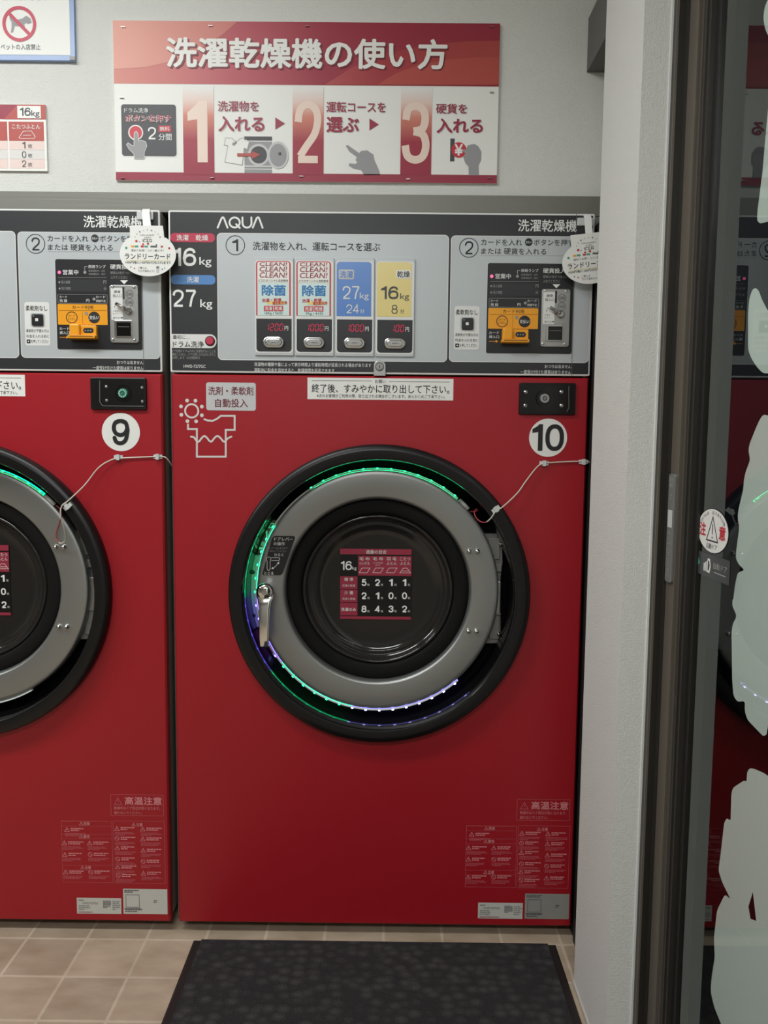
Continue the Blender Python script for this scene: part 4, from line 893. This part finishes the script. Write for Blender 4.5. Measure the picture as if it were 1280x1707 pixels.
rc = V.rc(188, 66, 1097, 165); b.text('洗濯乾燥機の使い方', (rc[0] + .003, rc[1] - .003, rc[2] + .003, rc[3] - .003), L3 - .0002, 'crimson_dark', 0.04); b.text('洗濯乾燥機の使い方', rc, L4 - .0002, 'paper', 0.03)
b.rr((BX0, BZ0, BX1, V.pt(640, 503)[1]), L1, 'crimson')
for l, r_ in ((243, 343), (597, 697), (946, 1046)): q = V.rc(l, 222, r_, 505); b.rr((q[0], q[1] - .002, q[2], q[3]), L2, 'column_fade')
for t, r_ in (('1', (258, 268, 322, 467)), ('2', (603, 268, 690, 470)), ('3', (949, 272, 1040, 472))): b.text(t, V.rc(*r_), L3, 'cream', 0.05)
rc = V.rc(41, 277, 224, 450); b.rr(rc, L1, 'paper', .008); rc = V.rc(44, 280, 221, 447); b.rr(rc, L2, 'sign_charcoal', .007)
b.text('ドラム洗浄', V.rc(53, 291, 130, 307), L3, 'ink_white'); rc = V.rc(55, 313, 206, 339); b.text('ボタンを押す', rc, L3, 'ink_white', 0.075); b.text('ボタンを押す', rc, L4, 'crimson', 0.025)
c = V.pt(90, 371); b.disc(c, .0185, L3, 'ink_white'); b.disc(c, .0155, L4, 'red_print'); b.text('2', V.rc(129, 353, 156, 393), L3, 'ink_white', .015); b.rr(V.rc(164, 349, 204, 369), L3, 'red_print', .001); b.text('無料', V.rc(168, 352, 200, 366), L4, 'ink_white'); b.text('分間', V.rc(164, 374, 206, 396), L3, 'ink_white', .005)
hand = ((86, 372), (92, 368), (97, 374), (99, 400), (108, 396), (122, 402), (126, 415), (118, 432), (117, 455), (86, 455), (85, 440), (70, 425), (61, 410), (66, 405), (80, 415), (85, 414))
def pic(pts, y, m): b.poly([V.pt(*p) for p in pts][::-1], y, m)
b.stroke([V.pt(*p) for p in hand], .0022, L4, 'ink_white', True); pic(hand, L4 - .0003, 'sign_grey')
for t, r_, s_ in (('洗濯物を', (355, 269, 488, 303), .02), ('入れる', (357, 318, 506, 368), .035), ('運転コースを', (706, 271, 898, 306), .02), ('選ぶ', (706, 320, 812, 371), .035), ('硬貨を', (1060, 277, 1161, 310), .02), ('入れる', (1062, 325, 1212, 373), .035)):
    rc = V.rc(*r_); b.text(t, (rc[0] + .0012, rc[1] - .0012, rc[2] + .0012, rc[3] - .0012), L1, 'sign_grey_light', s_ + .02); b.text(t, rc, L2, 'crimson', s_)
for l, r_, t, bb in ((541, 572, 322, 361), (845, 875, 325, 364)): b.poly([V.pt(l, bb), V.pt(r_, (t + bb) / 2), V.pt(l, t)], L2, 'crimson')
# step 1: shirt, arrow, drum machine
b.rr(V.rc(441, 383, 530, 502), L1, 'sign_grey'); b.rr(V.rc(441, 384, 530, 395), L2, 'sign_charcoal'); b.rr(V.rc(441, 398, 530, 400), L2, 'ink_white'); b.rr(V.rc(441, 478, 530, 481), L2, 'ink_white'); b.rr(V.rc(441, 488, 530, 490), L2, 'ink_white')
c = V.pt(487, 443); b.disc(c, .0265, L2, 'sign_grey_light'); b.disc(c, .0205, L3, 'sign_charcoal'); c2 = V.pt(550, 444); b.disc(c2, .026, L3, 'sign_grey_light', 32, .033); b.disc(c2, .021, L4, 'sign_grey', 32, .027); b.disc(V.pt(556, 440), .004, L4 - .0003, 'sign_charcoal')
sh = ((380, 388), (402, 389), (408, 398), (418, 399), (427, 391), (438, 388), (457, 400), (450, 425), (440, 421), (434, 476), (378, 466), (388, 413), (376, 411))
pic(sh, L1 - .0001, 'paper'); b.stroke([V.pt(*p) for p in sh], .0012, L2, 'sign_grey', True); b.disc(V.pt(407, 408), .004, L2, 'sign_grey'); b.disc(V.pt(413, 404), .003, L2, 'sign_grey')
b.poly([V.pt(418, 448), V.pt(465, 448), V.pt(465, 457), V.pt(493, 443), V.pt(465, 430), V.pt(465, 438), V.pt(418, 438)], L4 - .0002, 'brick_orange')
# step 2: pointing hand; step 3: coin and hand
pic(((768, 413), (775, 411), (812, 437), (818, 430), (838, 428), (858, 442), (862, 462), (876, 492), (880, 508), (828, 508), (818, 492), (795, 488), (778, 478), (780, 470), (800, 472), (806, 466), (800, 460), (804, 450), (780, 432)), L1, 'sign_grey')
b.rr(V.rc(1106, 390, 1120, 464), L1, 'sign_charcoal'); c = V.pt(1134, 427); b.disc(c, .0185, L2, 'red_print'); b.text('¥', V.rc(1120, 408, 1147, 446), L3, 'ink_white', .03)
pic(((1140, 425), (1158, 425), (1162, 413), (1172, 410), (1185, 408), (1196, 415), (1206, 432), (1205, 460), (1197, 475), (1198, 509), (1166, 509), (1165, 480), (1155, 470), (1148, 450), (1158, 440), (1150, 435)), L3 + .0001, 'sign_grey')
o = b.build('board', root); o.location = (-root.location.x, -root.location.y, -root.location.z)
for a_, c_ in ((50, 31), (332, 27), (645, 28), (1240, 30), (45, 259), (1240, 242), (48, 519), (337, 518), (625, 513), (970, 522), (1232, 519)):
    p = V.pt(a_, c_); b = MB(); b.box(-.005, .005, -.0035, .0, -.0006, .0006, 'silver'); s_ = b.build('staple', root); s_.location = (p[0] - root.location.x, -0.0006, p[1] - root.location.z)

# load table at the left edge
V = V1; root = empty('capacity_sign', (-0.36, YS, V.pt(120, 868)[1])); tag(root, 'small white and red load table on the wall, cut off at the left edge', 'sign')
b = MB(); x1, zt, zb = V.pt(236, 700)[0], V.pt(120, 532)[1], V.pt(120, 868)[1]; x0 = x1 - 0.50
b.block((x0, zb, x1, zt), YS, WY - .0004, 'paper'); hb = V.pt(120, 606)[1]; b.rr((x0, hb, x1, zt), L1, 'crimson'); b.poly([V.pt(20, 606), (x1, hb), (x1, zt), V.pt(90, 532)], L2, 'brick_orange')
b.rr(V.rc(89, 539, 208, 602), L3, 'paper'); b.text('16', V.rc(103, 548, 157, 590), L4, 'sign_charcoal', .02); b.text('kg', V.rc(160, 562, 202, 600), L4, 'sign_charcoal', .01)
q = V.rc(45, 619, 223, 716); rowz = [V.pt(130, t)[1] for t in (716, 761, 808, 856)]
for k in range(3):
    dx = -k * (q[2] - q[0] + .004); b.rr((q[0] + dx, q[1], q[2] + dx, q[3]), L1, 'brick_orange')
    for j in range(3): b.rr((q[0] + dx, rowz[j + 1], q[2] + dx, rowz[j] - .0005), L1, 'cell_pink' if j != 1 else 'cell_grey')
b.text('こたつふとん', V.rc(62, 632, 205, 655), L2, 'ink_white', .01); b.stroke([V.pt(*p) for p in ((97, 700), (118, 668), (160, 666), (180, 695), (172, 704), (105, 704))], .0012, L2, 'ink_white', True); b.stroke([V.pt(118, 688), V.pt(158, 687)], .001, L2, 'ink_white')
for j, ch in enumerate('102'):
    z = (738, 786, 832)[j]; b.text(ch, V.rc(112 if ch != '1' else 114, z - 17, 134 if ch != '1' else 130, z + 17), L2, 'sign_charcoal', .02); b.text('枚', V.rc(143, z - 6, 165, z + 16), L2, 'sign_charcoal', .005)
o = b.build('board', root); o.location = (-root.location.x, -root.location.y, -root.location.z)

# no pets notice, top left
root = empty('notice_frame', (-0.42, YS, V.pt(100, 312)[1])); tag(root, 'no pets notice in a pale blue sleeve, cut off at the top left corner', 'sign')
b = MB(); x1, zb = V.pt(384, 250)[0], V.pt(200, 311)[1]; x0 = x1 - 0.36; zt = zb + 0.47
b.block((x0, zb, x1, zt), YS - .004, WY - .0004, 'paper_blue', .003, .001); F1, F2, F3 = YS - .0046, YS - .005, YS - .0054
q1 = V.pt(362, 285); b.rr((x0 + .012, q1[1], q1[0], zt - .012), F1, 'paper')
c = V.pt(103, 127); b.text('ペットの入店禁止', V.rc(8, 229, 211, 258), F2, 'sign_charcoal', .008); b.text('をお断りします！', V.rc(20, -22, 265, 8), F2, 'paper_blue', .01)
dog = ((52, 80), (82, 108), (118, 100), (138, 85), (160, 100), (166, 120), (150, 128), (136, 122), (128, 128), (134, 158), (126, 158), (112, 140), (80, 138), (72, 168), (60, 172), (64, 140), (64, 118), (54, 102))
b.poly([V.pt(*p) for p in dog][::-1], F2, 'sign_grey'); b.ring(c, .0335, .0415, F3, 'pill_red'); b.stroke([(c[0] - .026, c[1] + .026), (c[0] + .026, c[1] - .026)], .008, F3, 'pill_red')
o = b.build('sleeve', root); o.location = (-root.location.x, -root.location.y, -root.location.z)
b = MB(); q = V.pt(384, 312); b.block((q[0] - .012, q[1], q[0] + .001, q[1] + .009), YS - .007, YS - .004, 'ink_pale', .001, .0005); o = b.build('corner_clip', root); o.location = (-root.location.x, -root.location.y, -root.location.z)

# ------------------------------------------------------------------ floor mat
b = MB(); mx0, mx1, my0, my1 = 0.048, 0.992, -1.55, -0.031
root = empty('floor_mat', ((mx0 + mx1) / 2, (my0 + my1) / 2, 0)); tag(root, 'dark grey dust mat with a black rubber border on the tiles', 'mat')
hw, hd = (mx1 - mx0) / 2, (my1 - my0) / 2
b = MB(); vs = [(sx * hw, sy * hd, 0) for sx, sy in ((-1, -1), (1, -1), (1, 1), (-1, 1))] + [(sx * (hw - .006), sy * (hd - .006), .004) for sx, sy in ((-1, -1), (1, -1), (1, 1), (-1, 1))]
b.add(vs, [(0, 1, 5, 4), (1, 2, 6, 5), (2, 3, 7, 6), (3, 0, 4, 7), (4, 5, 6, 7), (3, 2, 1, 0)], 'mat_border'); tag(b.build('border', root), 'black rubber border')
b = MB(); b.box(-hw + .022, hw - .022, -hd + .022, hd - .006, .004, .008, 'mat_pile'); b.build('pile', root)

# ------------------------------------------------------------------ automatic glass door on the right
dy = lambda p: (GX + p[1], -p[0], p[2])         # builder (u, y, z): u runs towards the viewer, y is depth into the glass
root = empty('door_1', (GX, -0.9, 0)); struct(root, 'automatic glass door with a bronze stile and frosted film', 'door'); off = (-GX, 0.9, 0)
b = MB()
b.box(1.079, 1.125, -0.508, -0.4635, 0.02, 2.58, 'bronze'); b.box(1.077, 1.08, -0.5085, -0.505, 0.02, 2.58, 'bronze')
b.box(1.0865, 1.125, -0.540, -0.508, 0.02, 2.58, 'bronze_dark'); b.box(1.0845, 1.0866, -0.512, -0.5085, 0.02, 2.58, 'bronze'); b.box(1.0835, 1.0866, -0.5295, -0.522, 0.02, 2.58, 'bronze_dark')
b.box(1.0955, 1.120, -0.560, -0.540, 0.02, 2.58, 'gasket')
b.box(1.085, 1.125, -2.08, -2.02, 0.02, 2.58, 'bronze'); b.box(1.085, 1.125, -2.02, -0.560, 0.02, 0.09, 'bronze'); b.box(1.085, 1.125, -2.02, -0.560, 2.54, 2.58, 'bronze')
b.build('door_frame', root, off)
b = MB(); v = [(GX, -0.55, .085), (GX, -2.025, .085), (GX, -2.025, 2.545), (GX, -0.55, 2.545)]; v2 = [(GX + .008, p[1], p[2]) for p in v]
b.add(v, [(0, 1, 2, 3)], 'glass'); b.add(v2, [(0, 3, 2, 1)], 'glass_core'); tag(b.build('glass_pane', root, off), 'clear glass mirroring the right machine')
# frosted film pieces on the outer face
FX = GX + 0.0095
def gp(px, py, x=FX): h = hit(px, py, 0, x); return (h.y, h.z)
def film(pts, hole=None):
    b = MB(); q = [gp(*p) for p in pts]
    bm = bmesh.new(); vs = [bm.verts.new((FX, a, c)) for a, c in q]; es = [bm.edges.new((vs[i], vs[(i + 1) % len(vs)])) for i in range(len(vs))]
    if hole:
        hv = [bm.verts.new((FX,) + gp(*p)) for p in hole]; es += [bm.edges.new((hv[i], hv[(i + 1) % len(hv)])) for i in range(len(hv))]
    bmesh.ops.triangle_fill(bm, use_beauty=True, use_dissolve=False, edges=es)
    bm.verts.index_update(); b.add([v.co[:] for v in bm.verts], [tuple(v.index for v in f.verts) for f in bm.faces], 'film'); bm.free()
    return b.build('frosted_film', root, off)
def zm(ox, oy, k, pts): return [(ox + a * k, oy + c * k) for a, c in pts]
def rounded(pts, n=3):                          # soften a traced outline
    out = []
    for i in range(len(pts)):
        p0, p1, p2 = (Vector(pts[i - 1]), Vector(pts[i]), Vector(pts[(i + 1) % len(pts)]))
        l = min(6.0, (p1 - p0).length * .4, (p2 - p1).length * .4); a = p1 + (p0 - p1).normalized() * l; c = p1 + (p2 - p1).normalized() * l
        for k in range(n + 1): t = k / n; out.append(tuple(a * (1 - t) ** 2 + p1 * 2 * t * (1 - t) + c * t * t))
    return out
K1 = 0.265625
film(rounded(zm(940, 0, K1, [(1280, -10), (1258, 50), (1250, 115), (1262, 185), (1290, 240), (1400, 300), (1500, 150), (1400, -20)])))
film(rounded(zm(940, 0, K1, [(1285, 630), (1265, 850), (1245, 1080), (1213, 1330), (1212, 1385), (1230, 1403), (1285, 1390), (1420, 1330), (1500, 1000), (1400, 660)])))
film(rounded(zm(940, 400, K1, [(1202, 300), (1182, 312), (1163, 365), (1155, 450), (1155, 690), (1176, 745), (1212, 800), (1248, 836), (1290, 838), (1420, 800), (1480, 640), (1380, 540), (1282, 450), (1240, 370), (1222, 318)])))
left = zm(1060, 680, 0.187394, [(1135, 58), (1105, 95), (1070, 170), (1010, 320), (1000, 380), (1016, 462), (975, 570), (960, 640), (955, 720), (910, 910), (904, 980), (919, 1062), (890, 1280), (888, 1340), (912, 1390), (968, 1445), (905, 1462), (880, 1580), (866, 1700)])
left += zm(1040, 960, 0.19917, [(908, 200), (906, 250), (945, 338), (910, 400), (900, 470), (905, 870), (916, 1005), (950, 1056), (1012, 1046), (1010, 1130), (1032, 1205), (1165, 1342), (1192, 1330), (1215, 1200)])
film(rounded(left + [(1310, 1180), (1350, 1000), (1350, 800), (1310, 700)]))
film(rounded(zm(940, 1260, K1, [(1165, 78), (1150, 100), (1145, 162), (1130, 155), (1060, 200), (1050, 240), (1045, 408), (1022, 390), (1005, 420), (985, 600), (969, 720), (992, 792), (1046, 902), (1010, 868), (960, 970), (940, 1150), (946, 1260), (925, 1400), (920, 1480), (942, 1575), (1000, 1720), (1060, 1850), (1500, 1850), (1500, 200), (1285, 130), (1255, 108), (1190, 80)])), zm(940, 1260, K1, [(1185, 855), (1157, 945), (1170, 1022), (1206, 1036)]))
# caution sticker (oval), maker's plate, touch plate
def on_glass(x): return lambda p: (x + p[1], -p[0], p[2])
b = MB(on_glass(GX - .0006)); c = (0.613, 1.153); a_, h_ = 0.0605, 0.0375
b.poly([(c[0] + a_ * math.cos(2 * PI * i / 48), c[1] + h_ * math.sin(2 * PI * i / 48)) for i in range(48)], 0, 'paper'); b.ring(c, a_ * 1.0, a_ * 1.035, 0, 'ink', 48, h_ / a_)
b.stroke([(c[0] - .0225, c[1] - .0175), (c[0] + .0225, c[1] - .0175), (c[0], c[1] + .024)], .0024, -.0003, 'ink', True); b.rr((c[0] - .0014, c[1] - .006, c[0] + .0014, c[1] + .012), -.0003, 'ink'); b.disc((c[0], c[1] - .0115), .0018, -.0003, 'ink', 12)
b.text('注', (c[0] - .053, c[1] - .012, c[0] - .027, c[1] + .012), -.0003, 'red_print', .03); b.text('意', (c[0] + .026, c[1] - .012, c[0] + .051, c[1] + .012), -.0003, 'red_print', .03); b.text('自動ドア', (c[0] - .021, c[1] - .032, c[0] + .021, c[1] - .022), -.0003, 'ink')
for i, ch in enumerate('かけ込み はさまれ注意'):
    if ch == ' ': continue
    a = R(150 - 120 * i / 10); p = (c[0] + a_ * .84 * math.cos(a), c[1] + h_ * .84 * math.sin(a)); b.text(ch, (p[0] - .004, p[1] - .003, p[0] + .004, p[1] + .003), -.0003, 'ink_grey', 0, a - PI / 2)
tag(b.build('caution_sticker', root, off), 'white oval sticker with a warning triangle and red characters')
b = MB(on_glass(GX - .0006)); p0, p1 = gp(1164, 948, GX), gp(1217, 938, GX)
ua, ub = -gp(1163, 940, GX)[0], -gp(1217, 950, GX)[0]; zt_, zb_ = gp(1190, 926, GX)[1], gp(1190, 966, GX)[1]
b.rr((ua, zb_, ub, zt_), 0, 'maker_plate', .003); lx = ua + (ub - ua) * .12
b.poly([(ua + .002, zb_ + (zt_ - zb_) * .35), (ua + .012, zb_ + (zt_ - zb_) * .5), (ua + .002, zb_ + (zt_ - zb_) * .75)], -.0003, 'green_print')
m_ = (ua + (ub - ua) * .30, zb_ + (zt_ - zb_) * .5); s_ = (zt_ - zb_) * .28
for k in range(3): b.rr((m_[0] - s_ + k * s_ * .55, m_[1] - s_, m_[0] - s_ * .6 + k * s_ * .55, m_[1] + s_ * (0.2 + .25 * k)), -.0003, 'ink_white')
b.stroke([(m_[0] + s_ * .5, m_[1] - s_ * .9), (m_[0] + s_ * 1.1, m_[1] - s_ * .9), (m_[0] + s_ * 1.4, m_[1]), (m_[0] + s_ * 1.1, m_[1] + s_ * .9), (m_[0] + s_ * .5, m_[1] + s_ * .9)], s_ * .35, -.0003, 'ink_white', False)
b.text('自動ドア', (ua + (ub - ua) * .52, zb_ + (zt_ - zb_) * .45, ua + (ub - ua) * .93, zb_ + (zt_ - zb_) * .72), -.0003, 'touch_text', .005); b.rr((ua + (ub - ua) * .55, zb_ + (zt_ - zb_) * .28, ua + (ub - ua) * .9, zb_ + (zt_ - zb_) * .33), -.0003, 'ink_pale')
tag(b.build('maker_plate', root, off), 'small dark plate with a white emblem under the oval sticker')
b = MB(on_glass(1.079)); u0, u1 = 0.470, 0.501; z1_, z0_ = hit(1124, 790, 0, 1.079).z, hit(1116, 970, 0, 1.079).z
b.block((u0, z0_, u1, z1_), -.006, 0, 'touch_plate', .006, .0015); H = z1_ - z0_; uc = (u0 + u1) / 2
b.rr((u0 + .005, z0_ + H * .51, u1 - .004, z0_ + H * .67), -.0063, 'sign_grey_light'); b.text('自', (u0 + .007, z0_ + H * .93, u1 - .007, z0_ + H * .975), -.0063, 'touch_text'); b.text('動', (u0 + .007, z0_ + H * .875, u1 - .007, z0_ + H * .92), -.0063, 'touch_text')
b.text('ドア', (uc - .006, z0_ + H * .72, uc + .006, z0_ + H * .82), -.0063, 'touch_text', 0)
for k, ch in enumerate('軽く押してください'[::-1]): b.text(ch, (uc - .006, z0_ + H * (.05 + .049 * k), uc + .006, z0_ + H * (.085 + .049 * k)), -.0063, 'touch_text')
tag(b.build('touch_switch', root, off), 'long grey touch switch on the door stile')

# ------------------------------------------------------------------ ceiling lamps
for i, (x, y, wt) in enumerate(LAMPS):
    root = empty('ceiling_light', (x, y, CEIL)); tag(root, ('white ceiling light nearest the two machines', 'white ceiling light behind the viewer', 'white ceiling light towards the left end')[i], 'ceiling light', 'ceiling lights')
    b = MB(); b.box(-.62, .62, -.14, .14, -.06, -0.0005, 'ceiling_white'); b.build('housing', root)
    b = MB(); b.box(-.60, .60, -.12, .12, -.075, -.0605, 'lamp_diffuser'); b.build('diffuser', root)
    ld = bpy.data.lights.new('lamp', 'AREA'); ld.shape = 'RECTANGLE'; ld.size = 1.2; ld.size_y = 0.24; ld.energy = wt; ld.color = (0.965, 0.99, 1.0)
    lo = bpy.data.objects.new('lamp', ld); C.objects.link(lo); lo.parent = root; lo.location = (0, 0, -0.08)
